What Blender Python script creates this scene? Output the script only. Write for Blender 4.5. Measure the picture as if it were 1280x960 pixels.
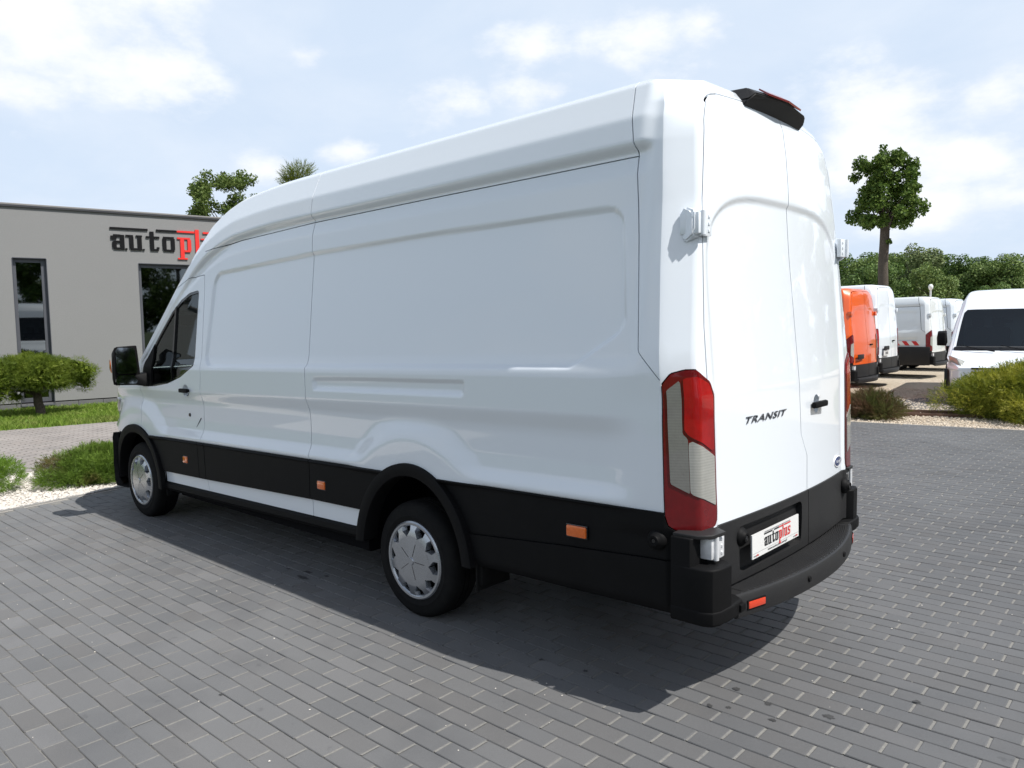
import bpy, bmesh, math, random
import numpy as np
from mathutils import Vector, Matrix, noise as mnoise
random.seed(7); RNG = np.random.default_rng(11)
for o in list(bpy.data.objects): bpy.data.objects.remove(o)
SC = bpy.context.scene
COL = SC.collection

# ------------------------------------------------------------------ camera
CAM = (-1.4216, 3.8396, 1.6986); YAW = -0.83821; PITCH = -0.0786; ROLL = -0.01534; FPX = 0.95838
def cam_basis():
    cy, sy, cp, sp = math.cos(YAW), math.sin(YAW), math.cos(PITCH), math.sin(PITCH)
    f = Vector((cy*cp, sy*cp, sp)); r = Vector((sy, -cy, 0)); u = r.cross(f)
    c, s = math.cos(ROLL), math.sin(ROLL)
    return f, c*r + s*u, -s*r + c*u
_f, _r, _u = cam_basis()
cd = bpy.data.cameras.new('camera'); cam = bpy.data.objects.new('camera', cd); COL.objects.link(cam)
cam.matrix_world = Matrix(((_r.x, _u.x, -_f.x, CAM[0]), (_r.y, _u.y, -_f.y, CAM[1]), (_r.z, _u.z, -_f.z, CAM[2]), (0, 0, 0, 1)))
cd.sensor_width = 36; cd.sensor_fit = 'HORIZONTAL'; cd.lens = 36*FPX/1.28
cd.clip_start = 0.05; cd.clip_end = 3000
SC.camera = cam
def px_to(px, py, depth):          # world point seen at a pixel of the 1280x960 photo, at a camera depth
    return Vector(CAM) + depth*(_f + _r*((px-640)/(FPX*1000)) - _u*((py-480)/(FPX*1000)))
def px_ground(px, py, z=0.0):
    d = _f + _r*((px-640)/(FPX*1000)) - _u*((py-480)/(FPX*1000))
    return Vector(CAM) + d*((z-CAM[2])/d.z)
def to_px(P):
    d = Vector(P)-Vector(CAM); zc = d.dot(_f)
    return 640+FPX*1000*d.dot(_r)/zc, 480-FPX*1000*d.dot(_u)/zc, zc

# ------------------------------------------------------------------ light
SUNV = Vector((-0.70, -0.14, 1.0)).normalized()
sd_ = bpy.data.lights.new('sun', 'SUN'); so_ = bpy.data.objects.new('sun', sd_); COL.objects.link(so_)
sd_.energy = 5.0; sd_.angle = math.radians(0.55); sd_.color = (1.0, 0.968, 0.915)
so_.rotation_euler = (-SUNV).to_track_quat('-Z', 'Y').to_euler()
W = bpy.data.worlds.new("World"); SC.world = W; W.use_nodes = True
nt = W.node_tree; nt.nodes.clear()
def N(nt, t, **kw):
    n = nt.nodes.new(t)
    for k, v in kw.items():
        if k == 'inp':
            for a, b in v.items(): n.inputs[a].default_value = b
        else: setattr(n, k, v)
    return n
L = nt.links.new
sky = N(nt, 'ShaderNodeTexSky', sky_type='NISHITA'); sky.sun_disc = False
sky.sun_elevation = math.asin(SUNV.z); sky.sun_rotation = math.atan2(SUNV.x, SUNV.y)
sky.dust_density = 1.6; sky.air_density = 1.0; sky.ozone_density = 1.0
tc = N(nt, 'ShaderNodeTexCoord'); sep = N(nt, 'ShaderNodeSeparateXYZ'); L(tc.outputs['Generated'], sep.inputs[0])
zc = N(nt, 'ShaderNodeMath', operation='MAXIMUM'); zc.inputs[1].default_value = 0.0; L(sep.outputs[2], zc.inputs[0])
zo = N(nt, 'ShaderNodeMath', operation='ADD'); zo.inputs[1].default_value = 0.22; L(zc.outputs[0], zo.inputs[0])
dv = N(nt, 'ShaderNodeVectorMath', operation='DIVIDE'); cb = N(nt, 'ShaderNodeCombineXYZ')
for i in range(3): L(zo.outputs[0], cb.inputs[i])
L(tc.outputs['Generated'], dv.inputs[0]); L(cb.outputs[0], dv.inputs[1])
mp = N(nt, 'ShaderNodeMapping'); mp.inputs['Location'].default_value = (3.1, 1.7, 0.0); mp.inputs['Scale'].default_value = (1, 1, 0.6); L(dv.outputs[0], mp.inputs[0])
n1 = N(nt, 'ShaderNodeTexNoise', inp={'Scale': 1.25, 'Detail': 9, 'Roughness': 0.56, 'Distortion': 0.25}); L(mp.outputs[0], n1.inputs['Vector'])
rp = N(nt, 'ShaderNodeValToRGB'); rp.color_ramp.elements[0].position = 0.40; rp.color_ramp.elements[1].position = 0.66
L(n1.outputs[0], rp.inputs[0])
n2 = N(nt, 'ShaderNodeTexNoise', inp={'Scale': 3.2, 'Detail': 6, 'Roughness': 0.6}); L(mp.outputs[0], n2.inputs['Vector'])
cl = N(nt, 'ShaderNodeMix', data_type='RGBA'); cl.inputs['A'].default_value = (8.6, 9.3, 10.3, 1); cl.inputs['B'].default_value = (11.2, 11.35, 11.6, 1); L(n2.outputs[0], cl.inputs['Factor'])
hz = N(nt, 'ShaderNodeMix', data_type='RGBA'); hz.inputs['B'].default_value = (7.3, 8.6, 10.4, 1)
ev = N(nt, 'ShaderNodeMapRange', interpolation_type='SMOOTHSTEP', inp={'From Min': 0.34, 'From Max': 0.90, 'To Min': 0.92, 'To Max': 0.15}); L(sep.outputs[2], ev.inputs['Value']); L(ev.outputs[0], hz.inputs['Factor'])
L(sky.outputs[0], hz.inputs['A'])
fm = N(nt, 'ShaderNodeMath', operation='MULTIPLY_ADD'); fm.inputs[1].default_value = 0.45; fm.inputs[2].default_value = 0.05; cm = N(nt, 'ShaderNodeMath', operation='MULTIPLY'); L(rp.outputs[0], cm.inputs[0]); L(ev.outputs[0], cm.inputs[1]); L(cm.outputs[0], fm.inputs[0])
# cumulus puffs: centre directions and angular radii
PUFFS = [(0.9, -0.293, 0.324, 0.188), (0.889, -0.358, 0.284, 0.119), (0.934, -0.261, 0.244, 0.089), (0.941, -0.265, 0.209, 0.059), (0.709, -0.656, 0.26, 0.074), (0.601, -0.749, 0.278, 0.074), (0.506, -0.797, 0.33, 0.099), (0.441, -0.83, 0.34, 0.069), (0.613, -0.719, 0.328, 0.069), (0.255, -0.937, 0.239, 0.119), (0.168, -0.958, 0.234, 0.109), (0.296, -0.935, 0.194, 0.089), (0.204, -0.964, 0.171, 0.089), (0.161, -0.979, 0.128, 0.069), (0.789, -0.577, 0.212, 0.045), (0.845, -0.501, 0.186, 0.05), (0.219, -0.968, 0.125, 0.079), (0.791, -0.526, 0.314, 0.05), (-0.173, -0.943, 0.285, 0.197), (0.843, 0.426, 0.327, 0.125), (-0.742, -0.657, 0.137, 0.185), (-0.784, 0.419, 0.457, 0.137), (-0.474, 0.781, 0.407, 0.198), (-0.224, 0.845, 0.486, 0.191), (0.569, 0.754, 0.328, 0.165), (-0.17, -0.92, 0.353, 0.096), (-0.73, 0.625, 0.277, 0.14), (-0.105, -0.971, 0.214, 0.107), (-0.779, 0.526, 0.342, 0.193), (-0.937, 0.302, 0.178, 0.192), (-0.692, 0.628, 0.357, 0.137), (0.414, 0.834, 0.365, 0.172), (0.532, 0.805, 0.262, 0.123), (0.62, 0.769, 0.157, 0.196)]
wn = N(nt, 'ShaderNodeTexNoise', inp={'Scale': 6.0, 'Detail': 9, 'Roughness': 0.6}); sv = N(nt, 'ShaderNodeVectorMath', operation='MULTIPLY'); sv.inputs[1].default_value = (1, 1, 1.9)
L(tc.outputs['Generated'], sv.inputs[0]); L(sv.outputs[0], wn.inputs['Vector']); prev = None
for (cx_, cy_, cz_, cr_) in PUFFS:
    ds = N(nt, 'ShaderNodeVectorMath', operation='DISTANCE'); L(sv.outputs[0], ds.inputs[0]); ds.inputs[1].default_value = (cx_, cy_, cz_*1.9)
    q = N(nt, 'ShaderNodeMath', operation='MULTIPLY_ADD'); L(ds.outputs['Value'], q.inputs[0]); q.inputs[1].default_value = -1/cr_; q.inputs[2].default_value = 1.0
    if prev is None: prev = q.outputs[0]
    else:
        m_ = N(nt, 'ShaderNodeMath', operation='MAXIMUM'); L(prev, m_.inputs[0]); L(q.outputs[0], m_.inputs[1]); prev = m_.outputs[0]
wa = N(nt, 'ShaderNodeMath', operation='MULTIPLY_ADD'); L(wn.outputs[0], wa.inputs[0]); wa.inputs[1].default_value = 3.8; L(prev, wa.inputs[2])
wr = N(nt, 'ShaderNodeMapRange', interpolation_type='SMOOTHSTEP', inp={'From Min': 2.0, 'From Max': 3.0, 'To Max': 0.88}); L(wa.outputs[0], wr.inputs['Value'])
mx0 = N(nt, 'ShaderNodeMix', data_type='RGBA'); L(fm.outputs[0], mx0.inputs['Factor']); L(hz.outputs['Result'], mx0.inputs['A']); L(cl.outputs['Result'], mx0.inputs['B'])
pc2 = N(nt, 'ShaderNodeMix', data_type='RGBA'); pc2.inputs['A'].default_value = (9.5, 9.8, 10.4, 1); pc2.inputs['B'].default_value = (11.6, 11.7, 11.8, 1); L(wn.outputs[0], pc2.inputs['Factor'])
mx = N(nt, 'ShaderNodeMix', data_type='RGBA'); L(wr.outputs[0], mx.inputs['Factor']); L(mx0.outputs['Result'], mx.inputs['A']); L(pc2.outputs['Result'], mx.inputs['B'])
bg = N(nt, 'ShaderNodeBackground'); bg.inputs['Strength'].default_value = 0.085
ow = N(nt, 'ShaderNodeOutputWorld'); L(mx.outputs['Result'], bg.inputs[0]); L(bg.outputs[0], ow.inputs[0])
SC.view_settings.view_transform = 'Standard'; SC.view_settings.look = 'None'; SC.view_settings.exposure = 0.20; SC.view_settings.gamma = 1
SC.render.engine = 'CYCLES'

# ------------------------------------------------------------------ helpers
def tag(o, label=None, cat=None, group=None, kind=None):
    if label: o['label'] = label
    if cat: o['category'] = cat
    if group: o['group'] = group
    if kind: o['kind'] = kind
    return o
def empty(name, loc=(0, 0, 0), rz=0, label=None, cat=None, group=None, kind=None):
    o = bpy.data.objects.new(name, None); COL.objects.link(o); o.location = loc; o.rotation_euler = (0, 0, rz)
    o.empty_display_size = 0.2
    return tag(o, label, cat, group, kind)
def link(name, me, mat=None, parent=None, loc=(0, 0, 0), rot=(0, 0, 0)):
    o = bpy.data.objects.new(name, me); COL.objects.link(o)
    if mat is not None:
        for m in (mat if isinstance(mat, (list, tuple)) else [mat]): me.materials.append(m)
    if parent: o.parent = parent
    o.location = loc; o.rotation_euler = rot
    return o
def mesh(name, V, F, smooth=False, mi=None):
    me = bpy.data.meshes.new(name); me.from_pydata([tuple(v) for v in V], [], [tuple(f) for f in F])
    if smooth: me.polygons.foreach_set('use_smooth', [True]*len(me.polygons))
    if mi is not None: me.polygons.foreach_set('material_index', mi)
    me.update(); return me
class MB:
    def __init__(s): s.V = []; s.F = []; s.M = []
    def add(s, V, F, m=0):
        b = len(s.V); s.V += [tuple(v) for v in V]; s.F += [tuple(b+i for i in f) for f in F]; s.M += [m]*len(F); return s
    def box(s, a, b, m=0, bev=0.0):
        x0, y0, z0 = [min(p, q) for p, q in zip(a, b)]; x1, y1, z1 = [max(p, q) for p, q in zip(a, b)]
        if bev <= 0:
            V = [(x, y, z) for x in (x0, x1) for y in (y0, y1) for z in (z0, z1)]
            F = [(0, 1, 3, 2), (4, 6, 7, 5), (0, 4, 5, 1), (2, 3, 7, 6), (0, 2, 6, 4), (1, 5, 7, 3)]
            return s.add(V, F, m)
        bm = bmesh.new(); bmesh.ops.create_cube(bm, size=1)
        for v in bm.verts: v.co = Vector(((x0+x1)/2+v.co.x*(x1-x0), (y0+y1)/2+v.co.y*(y1-y0), (z0+z1)/2+v.co.z*(z1-z0)))
        bmesh.ops.bevel(bm, geom=list(bm.edges), offset=bev, segments=2, affect='EDGES', clamp_overlap=True, profile=0.6)
        return s.bm(bm, m)
    def bm(s, bm, m=0):
        bm.verts.index_update(); V = [tuple(v.co) for v in bm.verts]; F = [tuple(v.index for v in f.verts) for f in bm.faces]; bm.free()
        return s.add(V, F, m)
    def prism(s, pts, ax, a, b, m=0):      # polygon in the two other axes, extruded along ax from a to b
        n = len(pts)
        def P(p, h):
            q = list(p); q.insert(ax, h); return tuple(q)
        V = [P(p, a) for p in pts]+[P(p, b) for p in pts]
        ar = sum(pts[i][0]*pts[(i+1) % n][1]-pts[(i+1) % n][0]*pts[i][1] for i in range(n))
        F = [tuple(range(n)), tuple(range(2*n-1, n-1, -1))]+[(i, i+n, (i+1) % n+n, (i+1) % n) for i in range(n)]
        flip = (ar > 0) == (ax != 1)
        if (b < a): flip = not flip
        if flip: F = [tuple(reversed(f)) for f in F]
        return s.add(V, F, m)
    def tube(s, pts, r, seg=8, m=0, cap=True):
        pts = [Vector(p) for p in pts]; rr = r if isinstance(r, (list, tuple)) else [r]*len(pts); V = []; F = []
        for i, p in enumerate(pts):
            d = (pts[min(i+1, len(pts)-1)]-pts[max(i-1, 0)]).normalized()
            a = d.cross(Vector((0, 0, 1)) if abs(d.z) < .9 else Vector((1, 0, 0))).normalized(); b = d.cross(a)
            for k in range(seg):
                t = 2*math.pi*k/seg; V.append(p+a*math.cos(t)*rr[i]+b*math.sin(t)*rr[i])
        for i in range(len(pts)-1):
            for k in range(seg):
                k2 = (k+1) % seg; F.append((i*seg+k, (i+1)*seg+k, (i+1)*seg+k2, i*seg+k2))
        if cap: F.append(tuple(range(seg))); F.append(tuple(range(len(V)-1, len(V)-seg-1, -1)))
        return s.add(V, F, m)
    def lathe(s, prof, ax='y', seg=48, c=(0, 0, 0), m=0, closed=False):   # prof: (radius, height) along the axis
        V = []; F = []; n = len(prof)
        for k in range(seg):
            t = 2*math.pi*k/seg; ct, st = math.cos(t), math.sin(t)
            for r, h in prof:
                if ax == 'y': V.append((c[0]+r*ct, c[1]+h, c[2]+r*st))
                elif ax == 'x': V.append((c[0]+h, c[1]+r*ct, c[2]+r*st))
                else: V.append((c[0]+r*ct, c[1]+r*st, c[2]+h))
        for k in range(seg):
            k2 = (k+1) % seg
            for i in range(n-1 if not closed else n):
                j = (i+1) % n; F.append((k*n+i, k*n+j, k2*n+j, k2*n+i))
        return s.add(V, F, m)
    def build(s, name, mat, parent=None, smooth=False, **kw):
        me = mesh(name, s.V, s.F, False, s.M)
        if smooth:
            me.polygons.foreach_set('use_smooth', [True]*len(me.polygons))
            try: me.set_sharp_from_angle(angle=math.radians(smooth if smooth > 1 else 35))
            except Exception: pass
        return link(name, me, mat, parent, **kw)
def copy_tree(o, parent=None):
    c = o.copy(); COL.objects.link(c); c.parent = parent
    for ch in [k for k in o.children]: copy_tree(ch, c)
    return c

# ------------------------------------------------------------------ materials
MATS = {}
def mat(name, col=(.5, .5, .5), rough=.5, metal=0, coat=0, coat_r=.03, spec=.5, noise=None, bump=None, emit=None, alpha=None, trans=0, ior=1.45, ramp=None, objrand=0, sss=0):
    m = bpy.data.materials.new(name); m.use_nodes = True; t = m.node_tree; b = t.nodes['Principled BSDF']
    b.inputs['Base Color'].default_value = (*col, 1); b.inputs['Roughness'].default_value = rough; b.inputs['Metallic'].default_value = metal
    b.inputs['Coat Weight'].default_value = coat; b.inputs['Coat Roughness'].default_value = coat_r; b.inputs['Specular IOR Level'].default_value = spec
    b.inputs['Transmission Weight'].default_value = trans; b.inputs['IOR'].default_value = ior
    co = N(t, 'ShaderNodeTexCoord').outputs['Object']; last = None
    if noise:      # list of (scale, amount, colour2) mixes
        cur = None
        for (sc, amt, c2) in noise:
            nn = N(t, 'ShaderNodeTexNoise', inp={'Scale': sc, 'Detail': 6, 'Roughness': .6}); t.links.new(co, nn.inputs['Vector'])
            rr = N(t, 'ShaderNodeValToRGB'); rr.color_ramp.elements[0].position = .38; rr.color_ramp.elements[1].position = .62; t.links.new(nn.outputs[0], rr.inputs[0])
            mm = N(t, 'ShaderNodeMath', operation='MULTIPLY'); mm.inputs[1].default_value = amt; t.links.new(rr.outputs[0], mm.inputs[0])
            mi = N(t, 'ShaderNodeMix', data_type='RGBA'); t.links.new(mm.outputs[0], mi.inputs['Factor'])
            if cur is None: mi.inputs['A'].default_value = (*col, 1)
            else: t.links.new(cur, mi.inputs['A'])
            mi.inputs['B'].default_value = (*c2, 1); cur = mi.outputs['Result']
        last = cur; t.links.new(cur, b.inputs['Base Color'])
    if objrand:
        oi = N(t, 'ShaderNodeObjectInfo'); hs = N(t, 'ShaderNodeHueSaturation'); mr = N(t, 'ShaderNodeMapRange'); mr.inputs['To Min'].default_value = 1-objrand; mr.inputs['To Max'].default_value = 1+objrand
        t.links.new(oi.outputs['Random'], mr.inputs['Value']); t.links.new(mr.outputs[0], hs.inputs['Value'])
        if last is not None: t.links.new(last, hs.inputs['Color'])
        else: hs.inputs['Color'].default_value = (*col, 1)
        t.links.new(hs.outputs[0], b.inputs['Base Color'])
    if bump:
        sc, st, ds = bump
        nn = N(t, 'ShaderNodeTexNoise', inp={'Scale': sc, 'Detail': 5, 'Roughness': .6}); t.links.new(co, nn.inputs['Vector'])
        bb = N(t, 'ShaderNodeBump', inp={'Strength': st, 'Distance': ds}); t.links.new(nn.outputs[0], bb.inputs['Height']); t.links.new(bb.outputs[0], b.inputs['Normal'])
    if emit: b.inputs['Emission Color'].default_value = (*emit[0], 1); b.inputs['Emission Strength'].default_value = emit[1]
    MATS[name] = m; return m
def paint(name, col):
    m = mat(name, col, rough=.36, coat=1.0, coat_r=.012, bump=(1.1, .025, .04)); return m
WHITE = paint('white_paint', (.755, .80, .85))
ORANGE = paint('orange_paint', (.74, .105, .008))
PALE = paint('pale_paint', (.74, .80, .86))
CREAMY = paint('offwhite_paint', (.70, .735, .745))
BLACKP = mat('black_plastic', (.0055, .0055, .0060), rough=.6, spec=.13, noise=[(6, .35, (.009, .009, .0095)), (90, .25, (.0075, .0075, .0075))], bump=(900, .25, .0006))
BUMPP = mat('bumper_plastic', (.017, .017, .018), rough=.5, spec=.35, noise=[(5, .4, (.025, .0245, .024)), (60, .3, (.013, .013, .0135))], bump=(700, .3, .0006))
GLOSSB = mat('gloss_black', (.006, .006, .007), rough=.12, coat=.4)
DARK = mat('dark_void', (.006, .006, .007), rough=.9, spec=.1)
RUBBER = mat('rubber', (.0085, .0085, .009), rough=.8, spec=.15, noise=[(14, .4, (.016, .0155, .0145))])
SILVER = mat('silver_trim', (.42, .44, .47), rough=.26, metal=.8, noise=[(8, .3, (.33, .34, .36))])
STEEL = mat('galvanised_steel', (.74, .75, .77), rough=.42, metal=.25, noise=[(30, .5, (.55, .56, .58))])
REDL = mat('red_lens', (.34, .004, .005), rough=.2, coat=.6, noise=[(9, .7, (.19, .002, .003))], bump=(70, .3, .002))
DREDL = mat('dark_red_lens', (.13, .002, .004), rough=.2, coat=.6, noise=[(25, .5, (.09, .002, .003))])
CLEARL = mat('clear_lens', (.36, .36, .335), rough=.14, coat=1, noise=[(5, .4, (.22, .22, .20))], bump=(60, .3, .003))
CLEARG = mat('grey_clear_lens', (.20, .20, .185), rough=.14, coat=1, noise=[(5, .5, (.14, .135, .125))], bump=(60, .3, .003))  # darker grey version of the clear lens, for the outer strip
for m_ in (CLEARL, CLEARG):      # moulded ribs of the reflectors
    t_ = m_.node_tree; b_ = t_.nodes['Principled BSDF']; wv = N(t_, 'ShaderNodeTexWave', bands_direction='Z', inp={'Scale': 26.0, 'Distortion': .2}); tc_ = N(t_, 'ShaderNodeTexCoord'); t_.links.new(tc_.outputs['Object'], wv.inputs['Vector'])
    src = b_.inputs['Base Color'].links[0].from_socket; mi_ = N(t_, 'ShaderNodeMix', data_type='RGBA', blend_type='MULTIPLY'); mi_.inputs['Factor'].default_value = .22; mi_.inputs['Factor'].default_value = .12; t_.links.new(src, mi_.inputs['A']); t_.links.new(wv.outputs['Color'], mi_.inputs['B']); t_.links.new(mi_.outputs['Result'], b_.inputs['Base Color'])
AMBER = mat('amber_lens', (.75, .14, .008), rough=.2, coat=1, noise=[(60, .5, (.55, .09, .004))])
ORREF = mat('orange_reflector', (.60, .045, .012), rough=.25, coat=1)
CHROME = mat('mirror_glass', (.28, .29, .30), rough=.03, metal=1)
GREYTXT = mat('badge_grey', (.12, .125, .14), rough=.3, metal=.6)
BLUEBADGE = mat('blue_badge', (.02, .04, .14), rough=.2, coat=1)
PLATEW = mat('plate_white', (.74, .74, .73), rough=.3, coat=.5)
PRINTK = mat('print_black', (.012, .012, .014), rough=.4)
PRINTR = mat('print_red', (.62, .03, .03), rough=.4)
GREYPR = mat('print_grey', (.30, .30, .31), rough=.4)
SEATM = mat('seat_fabric', (.03, .032, .036), rough=.9)
BULKM = mat('bulkhead_grey', (.22, .24, .24), rough=.8)
def glassmat(name, tint, refl_r=.02, ior=1.5, base=.12):
    m = bpy.data.materials.new(name); m.use_nodes = True; t = m.node_tree; t.nodes.clear()
    o = N(t, 'ShaderNodeOutputMaterial'); tr = N(t, 'ShaderNodeBsdfTransparent'); tr.inputs[0].default_value = (*tint, 1)
    gl = N(t, 'ShaderNodeBsdfGlossy'); gl.inputs['Roughness'].default_value = refl_r; gl.inputs['Color'].default_value = (.9, .95, .95, 1)
    fr = N(t, 'ShaderNodeFresnel'); fr.inputs[0].default_value = ior; mx = N(t, 'ShaderNodeMixShader')
    mr = N(t, 'ShaderNodeMath', operation='MAXIMUM'); mr.inputs[1].default_value = base; t.links.new(fr.outputs[0], mr.inputs[0])
    t.links.new(mr.outputs[0], mx.inputs[0]); t.links.new(tr.outputs[0], mx.inputs[1]); t.links.new(gl.outputs[0], mx.inputs[2]); t.links.new(mx.outputs[0], o.inputs[0])
    return m
GLASS = glassmat('van_glass', (.42, .50, .47), base=.07)
GLASSD = glassmat('dark_glass', (.36, .43, .45), base=.08)
ROOMG = glassmat('window_glass', (.10, .12, .12), ior=1.7, base=.16)
# ------------------------------------------------------------------ van body surface
def smooth1(a, n):
    k = np.exp(-np.linspace(-2, 2, 2*n+1)**2); k /= k.sum()
    p = np.concatenate([np.full(n, a[0])+(np.arange(-n, 0))*(a[1]-a[0]), a, np.full(n, a[-1])+np.arange(1, n+1)*(a[-1]-a[-2])])
    return np.convolve(p, k, 'valid')
def sst(x, a, b):
    t = np.clip((x-a)/(b-a), 0, 1); return t*t*(3-2*t)
def polysd(X, Z, pts):             # signed distance to polygon, negative inside
    X = np.asarray(X, float); Z = np.asarray(Z, float); d = np.full(X.shape, 1e9); ins = np.zeros(X.shape, bool); n = len(pts)
    for i in range(n):
        ax, az = pts[i]; bx, bz = pts[(i+1) % n]; ex, ez = bx-ax, bz-az
        wx, wz = X-ax, Z-az; t = np.clip((wx*ex+wz*ez)/(ex*ex+ez*ez), 0, 1)
        d = np.minimum(d, (wx-ex*t)**2+(wz-ez*t)**2)
        c = ((az <= Z) & (bz > Z)) | ((bz <= Z) & (az > Z))
        with np.errstate(divide='ignore', invalid='ignore'): xi = ax+(Z-az)*ex/(ez if ez else 1e-9)
        ins ^= c & (X < xi)
    d = np.sqrt(d); return np.where(ins, -d, d)
def shrink(pts, r):                # crude inward offset for rounded corners
    cx = sum(p[0] for p in pts)/len(pts); cz = sum(p[1] for p in pts)/len(pts); n = len(pts); out = []
    for i in range(n):
        p0, p1, p2 = pts[i-1], pts[i], pts[(i+1) % n]
        def nrm(a, b):
            ex, ez = b[0]-a[0], b[1]-a[1]; l = math.hypot(ex, ez); nx, nz = -ez/l, ex/l
            mx, mz = (a[0]+b[0])/2, (a[1]+b[1])/2
            if (cx-mx)*nx+(cz-mz)*nz < 0: nx, nz = -nx, -nz
            return nx, nz
        n1 = nrm(p0, p1); n2 = nrm(p1, p2); dt = 1+n1[0]*n2[0]+n1[1]*n2[1]
        out.append((p1[0]+r*(n1[0]+n2[0])/dt, p1[1]+r*(n1[1]+n2[1])/dt))
    return out
def rpoly(X, Z, pts, r): return polysd(X, Z, shrink(pts, r))-r

SIDE = [(.38, .975), (.405, .992), (.545, 1.0), (.80, 1.006), (.815, 1.028), (.838, 1.030), (.862, 1.020), (.90, 1.004), (.98, .997), (1.10, .998), (1.135, 1.003), (1.195, 1.025), (1.212, 1.030), (1.39, 1.027),
        (1.50, 1.012), (1.80, .968), (2.14, .915), (2.285, .899), (2.365, .870), (2.388, .864), (2.412, .884), (2.43, .888), (2.54, .867), (2.70, .792), (2.727, .750), (2.742, .66), (2.750, .45), (2.756, .25), (2.76, 0)]
TUM = [(.38, .975), (.405, .992), (.545, 1.0), (.80, 1.006), (.815, 1.028), (.838, 1.030), (.862, 1.020), (.90, 1.004), (.98, .997), (1.10, .998), (1.135, 1.003), (1.195, 1.025), (1.212, 1.030), (1.39, 1.027), (1.50, 1.012), (1.80, .968), (2.14, .915), (2.9, .80)]
HX = [(0, 2.76), (3.3, 2.76), (3.5, 2.757), (3.75, 2.745), (4.05, 2.72), (4.25, 2.67), (4.45, 2.59), (4.66, 2.455), (4.95, 2.175), (5.2, 1.89), (5.44, 1.62), (5.62, 1.42), (5.75, 1.345), (5.95, 1.29), (6.2, 1.20), (6.4, 1.10), (6.53, 1.0), (6.62, .93), (6.70, .88), (6.9, .86)]
PANEL = [(4.335, 1.411), (4.31, 2.135), (3.0, 2.172), (1.8, 2.173), (.525, 2.155), (.462, 1.60), (.755, 1.424)]
SLOT = [(2.917, 1.345), (1.386, 1.350), (1.39, 1.282), (2.911, 1.272)]
SLOTI = [(2.82, 1.335), (1.47, 1.34), (1.475, 1.298), (2.815, 1.292)]
RW = (1.905, .30); FW = (5.655, .36)
def arch(X, Z, c, a, b, flat=0):   # signed distance-ish to an ellipse whose lower half runs straight down
    Zr = np.maximum(Z-c[1], 0); r = np.sqrt(((X-c[0])/a)**2+(Zr/b)**2); return (r-1)*min(a, b)
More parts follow.
